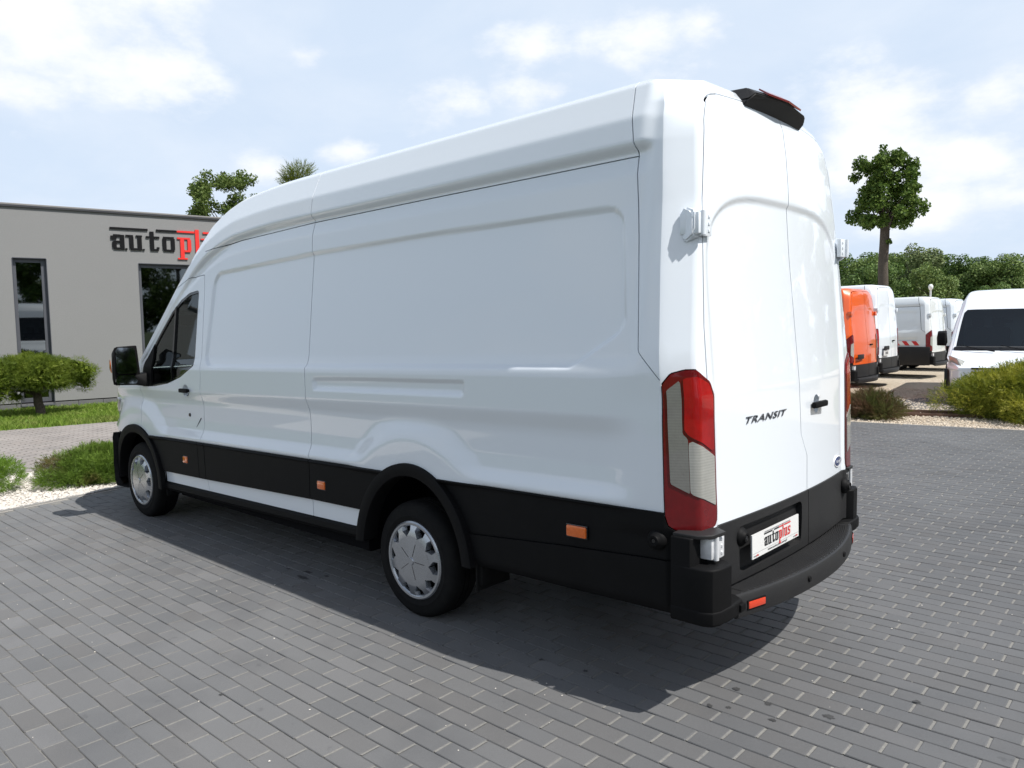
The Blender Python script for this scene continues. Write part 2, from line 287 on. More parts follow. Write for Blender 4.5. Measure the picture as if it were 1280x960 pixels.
class Surf:
    def __init__(s, du=.02, dt=.0125, wid=1.0, hscale=1.0, lscale=1.0):
        P = np.array([(y, z) for z, y in SIDE]); seg = np.hypot(*np.diff(P, axis=0).T); cum = np.concatenate([[0], np.cumsum(seg)])
        nt_ = int(cum[-1]/dt); lo = cum[-5]; t = np.concatenate([np.arange(0, lo, dt), np.linspace(lo, cum[-1], 10)])
        Y = np.interp(t, cum, P[:, 0]); Z = np.interp(t, cum, P[:, 1])
        ns = max(1, int(.011/dt)); n0 = len(t)-10
        if dt < .02: Y[:n0] = smooth1(Y, ns)[:n0]; Z[:n0] = smooth1(Z, ns)[:n0]
        s.Y, s.Z = Y, Z; TZ = np.array([z for z, y in TUM]); TY = np.array([y for z, y in TUM])
        def tum(z):
            v = np.interp(z, TZ, TY); return v
        if dt < .02:
            fz = np.arange(.38, 2.9, .004); fy = smooth1(tum(fz), 3); tumf = lambda z: np.interp(z, fz, fy)
        else: tumf = tum
        roll = np.where(Z > 2.14, tumf(Z)-Y, 0); nT = len(t)
        XR = np.interp(Z, [.38, .6, .9, 1.3, 2.2, 2.45, 2.58, 2.66, 2.71, 2.735, 2.748, 2.758, 2.76], [.07, .07, .08, .09, .16, .185, .205, .235, .28, .36, .50, .75, 1.0])
        A = np.interp(Z, [.38, 1.2, 1.9, 2.6], [.13, .13, .125, .11]); B = .075
        Wl = tumf(Z)-roll                       # half width of every level
        hx = np.array([a for a, b in HX]); hz_ = np.array([b for a, b in HX])
        hxf = np.arange(0, 7, .01); hzf = smooth1(np.interp(hxf, hx, hz_), 9)
        cap = np.clip(Wl/.74, 0, 1)
        Bl = (B+.10*sst(Z, 2.45, 2.72))*np.minimum(1, Wl/.5); Al = A*np.minimum(1, Wl/.5)
        nr = max(8, int(1.8/du/1.1)); nc = 14 if du < .05 else 6
        xs = list(np.arange(.30, 6.60, du))+[6.62, 6.64, 6.66, 6.68, 6.70]; nose = [(6.715, .93), (6.725, .7), (6.73, .35), (6.73, 0.0)]
        cols = []           # each: X, Y, Z, Sperim, n: arrays over levels (left side)
        def sidecol(x, sy=1.0):
            e = Al+XR+.05
            xx = np.full(nT, x) + (e-.30)*np.clip((1.2-x)/.9, 0, 1)
            xx = np.where(x > 1.2, x, xx)
            H = np.interp(xx, hxf, hzf); zb = .80
            z = np.where(Z > zb, zb+(Z-zb)*(H-zb)/(2.76-zb), Z)
            tp = tumf(z); fade = sst(xx, 4.9, 4.45)
            r2 = np.where(Z > 2.14, roll, 0)
            # gutter fades away over the cab
            base_roll = np.interp(Z, [2.14, 2.43, 2.545, 2.62, 2.675, 2.71], [0, .0, .0, .018, .05, .095]); r3 = np.where(Z < 2.71, base_roll*1.0+.0, roll)
            rr = r2*fade+np.where(Z < 2.71, r3, roll)*(1-fade)
            wf = np.where(xx > 5.75, .105*(np.clip(xx-5.75, 0, 2)/.6)**2.2, 0)
            y = np.maximum(tp-rr-wf, 0)*1.0
            y = np.where(Wl <= 0.0, 0, y)
            cp = np.clip(Y/.66, 0, 1); y = np.where(Y < .66, cp*np.maximum(.66-wf, .1), y)
            yd = np.interp(Z, [2.14, 2.28, 2.42, 2.52, 2.60, 2.66, 2.70, 2.72], [.915, .897, .876, .853, .822, .780, .742, .712])
            yd = np.where((Z > 2.14) & (Z < 2.72) & (Y > .68), yd, y); wq = sst(xx, .455, .38); y = y*(1-wq)+yd*wq
            yl = np.interp(Z, [.70, .74, .9, 1.2, 1.5], [1.006, 1.018, 1.020, 1.020, 1.010]); wl = sst(xx, .60, .34)*(Z > .70)*sst(Z, 1.52, 1.25); y = y*(1-wl)+yl*wl
            y = y*sy
            # pressed features
            f = np.zeros(nT); q = (Z < 2.3)
            f += -.016*sst(rpoly(xx, z, PANEL, .11), .0, -.017)*q
            f += -.016*np.minimum(sst(polysd(xx, z, SLOT), .0, -.004), 1)*sst(polysd(xx, z, SLOTI), .03, .0)*q
            for c, a, b, k in ((RW, .60, .665, 1), (FW, .62, .70, 1)):
                d = arch(xx, z, (c[0], .33), a, b); m = sst(d, .17, .0)*(z < 1.2)*sst(z, 1.2, 1.05)*(z > .80)
                f += np.maximum(1.032-wf-y, 0)*m*(sy > .99)
            dp = sst(xx, .36, .44)*sst(z, 1.40, 1.50)*sst(Z, 2.425, 2.37)
            f += -.012*dp
            return xx, y+f, z
        sm = []
        for x in xs: sm.append(sidecol(x))
        side0 = sm[0]
        left = []
        for (x, sy) in reversed(nose):
            c_ = sidecol(x, sy); left.append(c_)
        for c_ in reversed(sm): left.append(c_)
        # corner
        yw = side0[1]; ye = np.maximum(yw-Bl, 0); xe = XR+.05*np.clip(ye/.95, 0, 1)**2
        corner = []
        for k in range(1, nc+1):
            th = math.pi/2*k/nc; e = 2.0/2.3
            cx = (1-abs(math.cos(th))**e) if False else 0
            sx = math.sin(th)**e; cy = math.cos(th)**e
            corner.append((side0[0]+(xe-side0[0])*(1-math.cos(th)**e), ye+(yw-ye)*(1-(1-math.cos(th)**e)) if False else ye+(yw-ye)*((1-math.sin(th)**(2.3))**(1/2.3) if math.sin(th) < 1 else 0), Z.copy()))
        rear = []
        for k in range(1, nr):
            fr = 1-2*k/nr; yy = ye*fr
            f = .013*(sst(polysd(yy, Z, REARP), 0, -.028))
            rear.append((XR+(.05+(.014 if fr < 0 else 0))*np.clip(np.abs(yy)/.95, 0, 1)**2+f*(Z < 2.5), yy, Z.copy()))
        mir = lambda c_: (c_[0], -c_[1], c_[2])
        mirc = lambda c_: (c_[0]+.014*np.clip(1.25-c_[0], 0, 1), -c_[1], c_[2])
        allc = left+corner+rear+[mirc(c_) for c_ in reversed(corner)]+[mir(c_) for c_ in reversed(left)]
        G = np.array([[c_[0], c_[1], c_[2]] for c_ in allc]).transpose(0, 2, 1)      # u, t, 3
        # perimeter coordinate at belt height (for the lamps), zero where the rear face ends on the left
        j = int(np.argmin(abs(Z-1.1))); ring = G[:, j, :2]; S = np.concatenate([[0], np.cumsum(np.hypot(*np.diff(ring, axis=0).T))])
        s.i0 = len(left)+nc-1; s.i1 = len(allc)-1-s.i0; s.iL = len(left)-1; s.iR = len(allc)-len(left)
        SL = S[s.i0]-S; SR = S-S[s.i1]
        s.G = G; nu = len(allc)
        sideflag = np.zeros(nu); sideflag[:s.iL+1] = 1; sideflag[s.iR:] = -1
        s.nu, s.nt = nu, nT
        pos = G.reshape(-1, 3).copy(); loc = pos.copy()
        # world: rake, length and height scaling
        gu = np.gradient(G, axis=0); gt = np.gradient(G, axis=1); nn = np.cross(gu, gt); ln = np.linalg.norm(nn, axis=2, keepdims=True); nn = nn/np.maximum(ln, 1e-12)
        nn = np.where(ln < 1e-10, np.array([0, 0, 1.0]), nn)
        # orient outward
        mid = nn[s.iL//2, nT//3]
        if mid[1] < 0: nn = -nn
        s.P = pos; s.Nn = nn.reshape(-1, 3)
        s.att = np.stack([np.repeat(np.arange(nu), nT), np.tile(np.arange(nT), nu), np.repeat(SL, nT), np.repeat(SR, nT), np.repeat(sideflag, nT)], 1).astype(float)
        a = (np.arange(nu-1)[:, None]*nT+np.arange(nT-1)[None, :]).ravel()
        s.Q = np.stack([a, a+nT, a+nT+1, a+1], 1)
        # orientation check: make polygon winding agree with normals
        q = s.Q[len(s.Q)//4]; fn = np.cross(pos[q[1]]-pos[q[0]], pos[q[3]]-pos[q[0]])
        if fn.dot(s.Nn[q[0]]) < 0: s.Q = s.Q[:, ::-1]
REARP = [(.82, .40)]+[(.82*math.copysign(abs(math.cos(a))**.5, math.cos(a)), 1.72+.485*abs(math.sin(a))**.62) for a in [math.pi*k/24 for k in range(25)]]+[(-.82, .40)]

class Sh:          # a clipped piece of surface: V (n,3), N (n,3), A attributes (n,k), polys list
    def __init__(s, V, Nn, A, polys): s.V, s.N, s.A, s.polys = V, Nn, A, polys
    def compact(s):
        used = np.unique(np.concatenate([np.asarray(p) for p in s.polys])) if s.polys else np.zeros(0, int)
        mp_ = -np.ones(len(s.V), int); mp_[used] = np.arange(len(used))
        return Sh(s.V[used], s.N[used], s.A[used], [tuple(mp_[list(p)]) for p in s.polys])
    def clip(s, fn, off=0.0):          # keep where fn < -off
        if not s.polys: return s
        f = fn(s)+off; ins = f < 0
        keep = []; V = []; Nn = []; A = []; cache = {}; base = len(s.V)
        for p in s.polys:
            k = [ins[i] for i in p]
            if all(k): keep.append(p); continue
            if not any(k): continue
            out = []; n = len(p)
            for j in range(n):
                a, b = p[j], p[(j+1) % n]
                if ins[a]: out.append(a)
                if ins[a] != ins[b]:
                    key = (a, b) if a < b else (b, a)
                    if key not in cache:
                        t = f[a]/(f[a]-f[b]); cache[key] = base+len(V)
                        V.append(s.V[a]+(s.V[b]-s.V[a])*t); Nn.append(s.N[a]+(s.N[b]-s.N[a])*t); A.append(s.A[a]+(s.A[b]-s.A[a])*t)
                    out.append(cache[key])
            if len(out) > 2: keep.append(tuple(out))
        r = Sh(np.vstack([s.V]+([np.array(V)] if V else [])), np.vstack([s.N]+([np.array(Nn)] if V else [])), np.vstack([s.A]+([np.array(A)] if V else [])), keep)
        return r.compact()
    def split(s, fn, gap=.0022): return s.clip(fn, gap), s.clip(lambda q: -fn(q), gap)
    def offset(s, d): return Sh(s.V+s.N/np.linalg.norm(s.N, axis=1, keepdims=True)*d, s.N, s.A, s.polys)
    def minus(s, fn): return s.clip(lambda q: -fn(q))
RAKE = .0204
def emit_shell(name, sh, mat_, parent, depth=.014, xf=None):
    if not sh.polys: return None
    V = sh.V.copy(); Nn = sh.N/np.maximum(np.linalg.norm(sh.N, axis=1, keepdims=True), 1e-9); polys = [list(p) for p in sh.polys]
    loopn = [Nn[p] for p in polys]
    if depth:
        ec = {}
        for p in polys:
            for j in range(len(p)):
                a, b = p[j], p[(j+1) % len(p)]; k = (min(a, b), max(a, b)); ec[k] = None if k in ec else (a, b)
        be = [v for v in ec.values() if v]; n0 = len(V); inner = {}; ex = []
        def iv(a):
            if a not in inner: inner[a] = n0+len(ex); ex.append(V[a]-Nn[a]*depth)
            return inner[a]
        for a, b in be:
            q = [b, a, iv(a), iv(b)]; A_ = V[b]; B_ = V[a]; C_ = ex[inner[a]-n0]
            fn = np.cross(B_-A_, C_-A_); l = np.linalg.norm(fn)
            if l < 1e-12: continue
            polys.append(q); loopn.append(np.repeat((fn/l)[None], 4, 0))
        V = np.vstack([V]+([np.array(ex)] if ex else []))
    V = V.copy(); V[:, 2] += RAKE*(3.8-V[:, 0])
    if xf is not None: V = xf(V)
    me = bpy.data.meshes.new(name); me.from_pydata(V.tolist(), [], polys)
    me.polygons.foreach_set('use_smooth', [True]*len(me.polygons)); me.update()
    me.normals_split_custom_set(np.vstack(loopn).tolist())
    return link(name, me, mat_, parent)
def raked(p): return (p[0], p[1], p[2]+RAKE*(3.8-p[0]))
ROOFSEAM = ([.0, .477, 1.834, 3.0, 3.96, 4.46, 4.478, 7], [2.366, 2.366, 2.372, 2.373, 2.353, 2.314, 3.2, 3.2])
MIDX = ([.38, .781, 1.255, 1.516, 2.171, 2.373, 2.9], [2.936, 2.915, 2.926, 2.936, 2.985, 3.002, 3.015])
RQX = ([.3, 1.2, 1.364, 1.50, 1.989, 2.366, 2.70, 2.9], [.10, .12, .262, .389, .435, .477, .536, .56])
DOOR = [(4.375, .40), (4.40, .56), (4.44, .765), (4.40, .95), (4.405, 1.022), (4.377, 1.352), (4.42, 1.776), (4.466, 2.134), (4.70, 2.125), (4.95, 2.045), (5.202, 1.80), (5.44, 1.52), (5.50, 1.21), (5.505, .40)]
WIN = [(4.495, 1.415), (4.54, 2.02), (4.70, 2.005), (4.84, 1.955), (4.985, 1.865), (5.18, 1.685), (5.41, 1.45), (5.46, 1.235), (5.20, 1.242), (4.95, 1.27), (4.72, 1.325)]
f_rq = lambda q: np.where(q.A[:, 4] != 0, np.interp(q.V[:, 2], *RQX)-q.V[:, 0], .3)*-1      # <0 : rear corner
f_seam = lambda q: q.V[:, 2]-np.interp(q.V[:, 0], *ROOFSEAM)                               # <0 : below
f_mid = lambda q: q.V[:, 0]-np.interp(q.V[:, 2], *MIDX)                                    # <0 : behind
def vside(q, v=1): return np.where(q.A[:, 4]*v > 0, 0, 9.0)
f_bottom = lambda q: .39-q.V[:, 2]
ftail = lambda S: None
LAMPO = [(.145, .80), (.132, .755), (.10, .738), (-.10, .735), (-.118, .76), (-.122, .80), (-.114, 1.31), (-.092, 1.365), (.0, 1.42), (.045, 1.42), (.105, 1.405), (.145, 1.36)]
def tail_sd(q, P=LAMPO, col=2): return polysd(q.A[:, col], q.V[:, 2], P)
LENSES = [('clear_lens', CLEARG, [(.127, 1.335), (.068, 1.378), (.064, 1.15), (.0425, 1.13), (.0375, .896), (.118, .938)]),
 ('clear_lens', CLEARL, [(.0405, 1.128), (-.104, 1.045), (-.107, .83), (.0355, .896)]),
 ('red_lens', REDL, [(.056, 1.385), (.0, 1.39), (-.078, 1.355), (-.099, 1.30), (-.101, 1.06), (.038, 1.142), (.056, 1.165)])]

def build_van(root, P):
    """root: Empty; P: dict with paint, detail flags"""
    fine = P.get('fine', False)
    S = SURF_F if fine else SURF_C
    paintm = P['paint']; hs = P.get('h', 1.0)
    def xf(V):
        V = V.copy()
        if hs != 1.0: V[:, 2] = np.where(V[:, 2] > 1.25, 1.25+(V[:, 2]-1.25)*hs, V[:, 2])
        return V
    if P.get('nose'):
        xf0 = xf
        def xf(V):
            V = xf0(V); V[:, 2] -= P['nose']*sst(V[:, 0], 5.05, 5.8)*sst(V[:, 2], .75, 1.2); return V
    xfv = lambda p: (p[0], p[1], 1.25+(p[2]-1.25)*hs if p[2] > 1.25 else p[2])
    whole = Sh(S.P, S.Nn, S.att, [tuple(r) for r in S.Q.tolist()])
    base = whole
    whole = whole.minus(lambda q: np.maximum(arch(q.V[:, 0], q.V[:, 2], RW, .465, .545), q.V[:, 0]-3)).minus(lambda q: np.maximum(arch(q.V[:, 0], q.V[:, 2], FW, .50, .50), 4.5-q.V[:, 0]))
    # windscreen opening on the slope over the cab
    def f_ws(q):
        x, y, z = q.V.T; t = q.A[:, 1]
        d = np.maximum.reduce([4.66-x, x-5.69, np.abs(y)-(np.interp(z, [1.3, 1.5, 2.0, 2.3], [.90, .885, .82, .78])), z-2.21, 1.39-z])
        return np.where(q.A[:, 4] != 0, d, 1.0)
    g = .003 if fine else .007
    rest = whole.minus(f_ws); glass = whole.clip(f_ws, .004)
    emit_shell('windscreen', glass, GLASSD, root, .004, xf)
    # side windows
    f_win = lambda q: np.where((q.A[:, 4] != 0) & (q.V[:, 0] > 4.2), rpoly(q.V[:, 0], q.V[:, 2], WIN, .03), 9)
    rear, fwd = rest.split(f_rq, g)
    lower, upper = fwd.split(f_seam, g)
    # rear doors
    def f_door(q):     # <0 inside the rear doors
        y = q.V[:, 1]; z = q.V[:, 2]; d = rpoly(y, z, [(.878, .3), (.862, 1.6), (.812, 2.15), (.742, 2.50), (.705, 2.590), (.66, 2.624), (.58, 2.642), (.3, 2.658), (0, 2.662), (-.3, 2.658), (-.58, 2.642), (-.66, 2.624), (-.705, 2.590), (-.742, 2.50), (-.812, 2.15), (-.862, 1.6), (-.878, .3)], .02)
        return np.where(q.V[:, 0] < .6, d, 9)
    doors, corner = rear.split(f_door, g)
    YS = ([.3, .73, .91, 1.03, 1.27, 1.94, 2.19, 2.30, 2.7], [-.145, -.145, -.155, -.075, -.06, -.025, -.03, -.045, -.06])
    f_split = lambda q: q.V[:, 1]-np.interp(q.V[:, 2], *YS)
    dr, dl = doors.split(f_split, g)
    DB = .73
    f_db = lambda q: DB-q.V[:, 2]
    lampf = lambda q: np.minimum(tail_sd(q, P.get('lamp', LAMPO), 2), tail_sd(q, P.get('lamp', LAMPO), 3))
    notlamp = lambda sh: sh.minus(lambda q: lampf(q)-.003)
    if fine: dr = dr.minus(lambda q: np.where(q.V[:, 0] < .5, np.hypot((q.V[:, 1]+.30)/.85, q.V[:, 2]-1.17)-.05, 9))
    for nm, sh in (('rear_door', dl), ('rear_door', dr)):
        d = emit_shell(nm, notlamp(sh).clip(f_db), paintm, root, .014, xf)
        lw = sh.clip(lambda q: q.V[:, 2]-DB, .002).clip(lambda q: .44-q.V[:, 2]).offset(.007)
        if fine:
            lw = lw.minus(lambda q: rpoly(q.V[:, 1], q.V[:, 2], [(.62, .475), (.635, .69), (-.055, .69), (-.04, .475)], .03))
            rc = sh.clip(lambda q: rpoly(q.V[:, 1], q.V[:, 2], [(.62, .475), (.635, .69), (-.055, .69), (-.04, .475)], .03))
            if sh is dl:
                emit_shell('plate_recess', rc.offset(-.022), BUMPP, root, 0, xf)
        emit_shell('door_cladding', lw, BUMPP, root, .03, xf)
    for col in (2, 3):
        side_ = 1 if col == 2 else -1
        lb = base.clip(lambda q: np.where((q.V[:, 0] < .6) & (q.V[:, 1]*side_ > .3), tail_sd(q, P.get('lamp', LAMPO), col), 9)).clip(lambda q: tail_sd(q, P.get('lamp', LAMPO), col)+.002)
        lo_ = emit_shell('tail_lamp', lb.offset(.008), DREDL, root, .05, xf)
        for nm_, m_, pl_ in (P.get('lenses', LENSES)):
            emit_shell(nm_, lb.clip(lambda q: polysd(q.A[:, col], q.V[:, 2], pl_)).offset(.0115), m_, lo_, .004, xf)
    band_top = lambda q: q.V[:, 2]-.812
    cw = notlamp(corner).clip(lambda q: .795-q.V[:, 2])
    emit_shell('rear_corner', cw, paintm, root, .014, xf)
    # lower cladding from the rear arch round to the doors
    archo = lambda q: np.maximum(arch(q.V[:, 0], q.V[:, 2], RW, .49, .575), q.V[:, 0]-3)
    archf = lambda q: np.maximum(arch(q.V[:, 0], q.V[:, 2], FW, .53, .535), 4.5-q.V[:, 0])
    low = rear.clip(lambda q: -f_door(q), .004).clip(band_top).clip(lambda q: .38-q.V[:, 2])
    low2 = lower.clip(lambda q: q.V[:, 0]-1.9).minus(archo).clip(band_top).clip(lambda q: .38-q.V[:, 2])
    joined = Sh(np.vstack([low.V, low2.V]), np.vstack([low.N, low2.N]), np.vstack([low.A, low2.A]), low.polys+[tuple(i+len(low.V) for i in p) for p in low2.polys])
    crease = lambda q: q.V[:, 2]-np.interp(q.V[:, 0], [0, .3, .8, 1.4, 2], [.605, .604, .58, .541, .53])
    up_, dn_ = base.clip(lambda q: np.maximum(q.V[:, 0]-1.9, 0)-1e-4*0-1e-6).minus(archo).clip(band_top).clip(lambda q: .375-q.V[:, 2]).minus(lambda q: f_door(q)-.004).clip(lambda q: np.where(np.abs(q.V[:, 1]) > .8, -1, f_door(q)*-1)).minus(lambda q: lampf(q)-.003).split(crease, .0015)
    for sd__ in (1, -1):
        for nm_, sh_, of_ in (('rear_cladding', up_, .022), ('lower_cladding', dn_, .012)):
            h_ = Sh(sh_.V, sh_.N, sh_.A, [p for p in sh_.polys if sh_.V[p[0], 1]*sd__ > 0]).compact()
            emit_shell(nm_, h_.offset(of_), BLACKP, root, .05, xf)
    # sides
    lowmask = lambda sh: sh
    BT = lambda q: .797-q.V[:, 2]     # keep above the band
    for side in (1, -1):
        vs = lambda q: np.where(q.A[:, 4]*side > 0, -1, 1.0)
        sl = Sh(lower.V, lower.N, lower.A, [p for p in lower.polys if lower.A[p[0], 4]*side > 0]).compact()
        back, front = sl.split(f_mid, g)
        f_drA = lambda q: polysd(q.V[:, 0], q.V[:, 2], DOOR)
        dr_, fr = front.split(f_drA, g)
        fb, ff = fr.split(lambda q: q.V[:, 0]-4.9, 0.0)     # behind the door / in front of it (the gap is the door itself)
        emit_shell('side_panel', back.minus(lambda q: np.maximum(q.V[:, 2]-.797, q.V[:, 0]-1.93)), paintm, root, .014, xf)
        emit_shell('side_panel', fb, paintm, root, .014, xf)
        emit_shell('front_wing', ff, paintm, root, .014, xf)
        dp_ = dr_.minus(lambda q: np.hypot(q.V[:, 0]-4.635, q.V[:, 2]-1.22)-.048) if fine else dr_
        dobj = emit_shell('front_door', dp_.minus(f_win), paintm, root, .03, xf)
        wg = dr_.clip(f_win).clip(lambda q: q.V[:, 0]-5.275)
        gobj = emit_shell('door_window', wg.clip(lambda q: rpoly(q.V[:, 0], q.V[:, 2], WIN, .03)+.022).offset(-.012), GLASS, dobj, .004, xf)
        trim = dr_.clip(f_win).minus(lambda q: rpoly(q.V[:, 0], q.V[:, 2], WIN, .03)+.020).offset(-.004)
        emit_shell('window_seal', trim, GLOSSB, dobj, .02, xf)
        mt = dr_.clip(f_win).clip(lambda q: 5.265-q.V[:, 0]).offset(.002)
        emit_shell('mirror_triangle', mt, BLACKP, dobj, .02, xf)
        # divider bar
        dv_ = dr_.clip(f_win).clip(lambda q: np.abs(q.V[:, 0]-(4.875+(q.V[:, 2]-1.27)*.085))-.012).offset(.001)
        emit_shell('window_divider', dv_, GLOSSB, dobj, .02, xf)
        # cladding bands, split by the mid seam and the door
        bd = Sh(base.V, base.N, base.A, [p for p in base.polys if base.A[p[0], 4]*side > 0]).compact()
        bd = bd.clip(lambda q: q.V[:, 2]-.812).clip(lambda q: np.interp(q.V[:, 0], [1.9, 2.4, 2.9, 4.4, 5.2], [.545, .545, .545, .523, .518])-q.V[:, 2]).clip(lambda q: 1.95-q.V[:, 0]).clip(lambda q: q.V[:, 0]-5.35).minus(archo).minus(archf)
        b1, b2 = bd.split(f_mid, .003)
        b2, b3 = b2.split(lambda q: q.V[:, 0]-(4.375+(q.V[:, 2]-.55)*.0), .004)
        b3, b4 = b3.split(lambda q: q.V[:, 0]-(4.485), .003)
        for b_ in (b1, b2, b3, b4): emit_shell('side_cladding', b_.offset(.022), BLACKP, root, .03, xf)
    ul = upper
    ub, uf = ul.split(f_mid, g)
    emit_shell('roof', ub, paintm, root, .014, xf); emit_shell('roof', uf, paintm, root, .014, xf)
    # dark sheet added behind the panels, standing for shade in the gaps (coarse)
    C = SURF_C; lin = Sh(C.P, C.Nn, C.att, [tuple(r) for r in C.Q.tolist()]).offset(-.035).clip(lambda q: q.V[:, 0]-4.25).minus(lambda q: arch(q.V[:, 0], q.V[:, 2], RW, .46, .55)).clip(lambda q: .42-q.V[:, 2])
    emit_shell('gap_backing', lin, DARK, root, 0, xf)
    # bulkhead, cab interior
    b = MB(); b.box((4.20, -.86, .5), (4.24, .86, 2.2)); o = b.build('bulkhead', BULKM, root)
    for v in o.data.vertices: v.co = Vector(xfv(v.co))
    b = MB(); b.box((4.3, .32, .85), (4.85, .85, 1.02), bev=.05); b.box((4.28, .34, .98), (4.46, .82, 1.62), bev=.06); b.box((4.30, .46, 1.62), (4.40, .70, 1.84), bev=.04)
    b.build('seat', SEATM, root, smooth=True)
    b = MB(); b.box((4.3, -.85, .85), (4.85, .1, 1.02), bev=.05); b.box((4.28, -.82, .98), (4.46, .06, 1.62), bev=.06); b.box((4.30, -.70, 1.62), (4.40, -.46, 1.84), bev=.04); b.box((4.30, -.3, 1.62), (4.40, -.06, 1.84), bev=.04)
    b.build('seat', SEATM, root, smooth=True)
    b = MB(); b.box((5.25, -.93, .8), (5.7, .93, 1.22), bev=.06); b.build('dashboard', SEATM, root, smooth=True)
    b = MB(); b.lathe([(.19+.015*math.cos(a), .015*math.sin(a)) for a in [k*math.pi/4 for k in range(8)]], 'x', 32, (5.13, .5, 1.22), closed=True); b.tube([(5.14, .5, 1.22), (5.35, .5, 1.1)], .03); b.build('steering_wheel', SEATM, root, smooth=True)
    # underbody
    b = MB(); b.box((.32, -.80, .40), (1.38, .80, .50)); b.box((2.45, -.9, .27), (5.08, .9, .46)); b.box((6.2, -.7, .25), (6.6, .7, .5)); b.box((1.38, -.55, .35), (2.45, .55, .7)); b.box((5.08, -.55, .3), (6.2, .55, .8)); b.build('underbody', DARK, root)
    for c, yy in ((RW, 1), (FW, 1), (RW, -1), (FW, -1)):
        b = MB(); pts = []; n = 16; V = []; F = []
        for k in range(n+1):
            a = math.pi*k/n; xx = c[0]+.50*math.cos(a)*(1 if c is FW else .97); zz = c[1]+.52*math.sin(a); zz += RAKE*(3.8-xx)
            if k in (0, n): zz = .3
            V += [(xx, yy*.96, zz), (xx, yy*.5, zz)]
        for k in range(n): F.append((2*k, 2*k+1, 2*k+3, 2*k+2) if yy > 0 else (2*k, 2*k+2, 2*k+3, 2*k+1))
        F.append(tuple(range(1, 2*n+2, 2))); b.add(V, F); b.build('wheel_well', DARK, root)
    flares(root, fine); wheels(root, fine)
    if fine: return dict(xf=xf)
    return dict(xf=xf, base=base, lampf=lampf)
def S_cap(q, S):       # <0 on the upper levels of the section, i.e. inboard of the screen pillar
    y = q.V[:, 1]; return np.where(q.A[:, 1] >= S.tcap, -1.0, 1.0)

def flares(root, fine):
    n = 40 if fine else 16
    for side in (1, -1):
        for c, a, b_, wf in ((RW, .425, .50, 0), (FW, .45, .455, 1)):
            prof = [(0, -.10), (0, -.010), (.006, .002), (.03, .007), (.070, .010), (.080, .006), (.083, -.03)]
            V = []; F = []; m = len(prof)
            for k in range(n+1):
                t = k/n; ang = math.pi*(1.13*t-.065)
                cx, cz = c
                for (dr, dy) in prof:
                    ca, sa = math.cos(ang), math.sin(ang)
                    x = cx+(a+dr*.95)*ca; z = cz+(b_+dr*.95)*sa if sa > 0 else cz+(b_)*sa*2.0
                    z = max(z, .36)
                    y0 = 1.042
                    if wf and x > 5.75: y0 -= .105*((x-5.75)/.6)**2.2
                    V.append(raked((x, side*(y0+dy), z)))
            for k in range(n):
                for j in range(m-1):
                    q = (k*m+j, (k+1)*m+j, (k+1)*m+j+1, k*m+j+1); F.append(q if side < 0 else q[::-1])
            MB().add(V, F).build('arch_trim', BLACKP, root, smooth=50)
WHEEL = {}
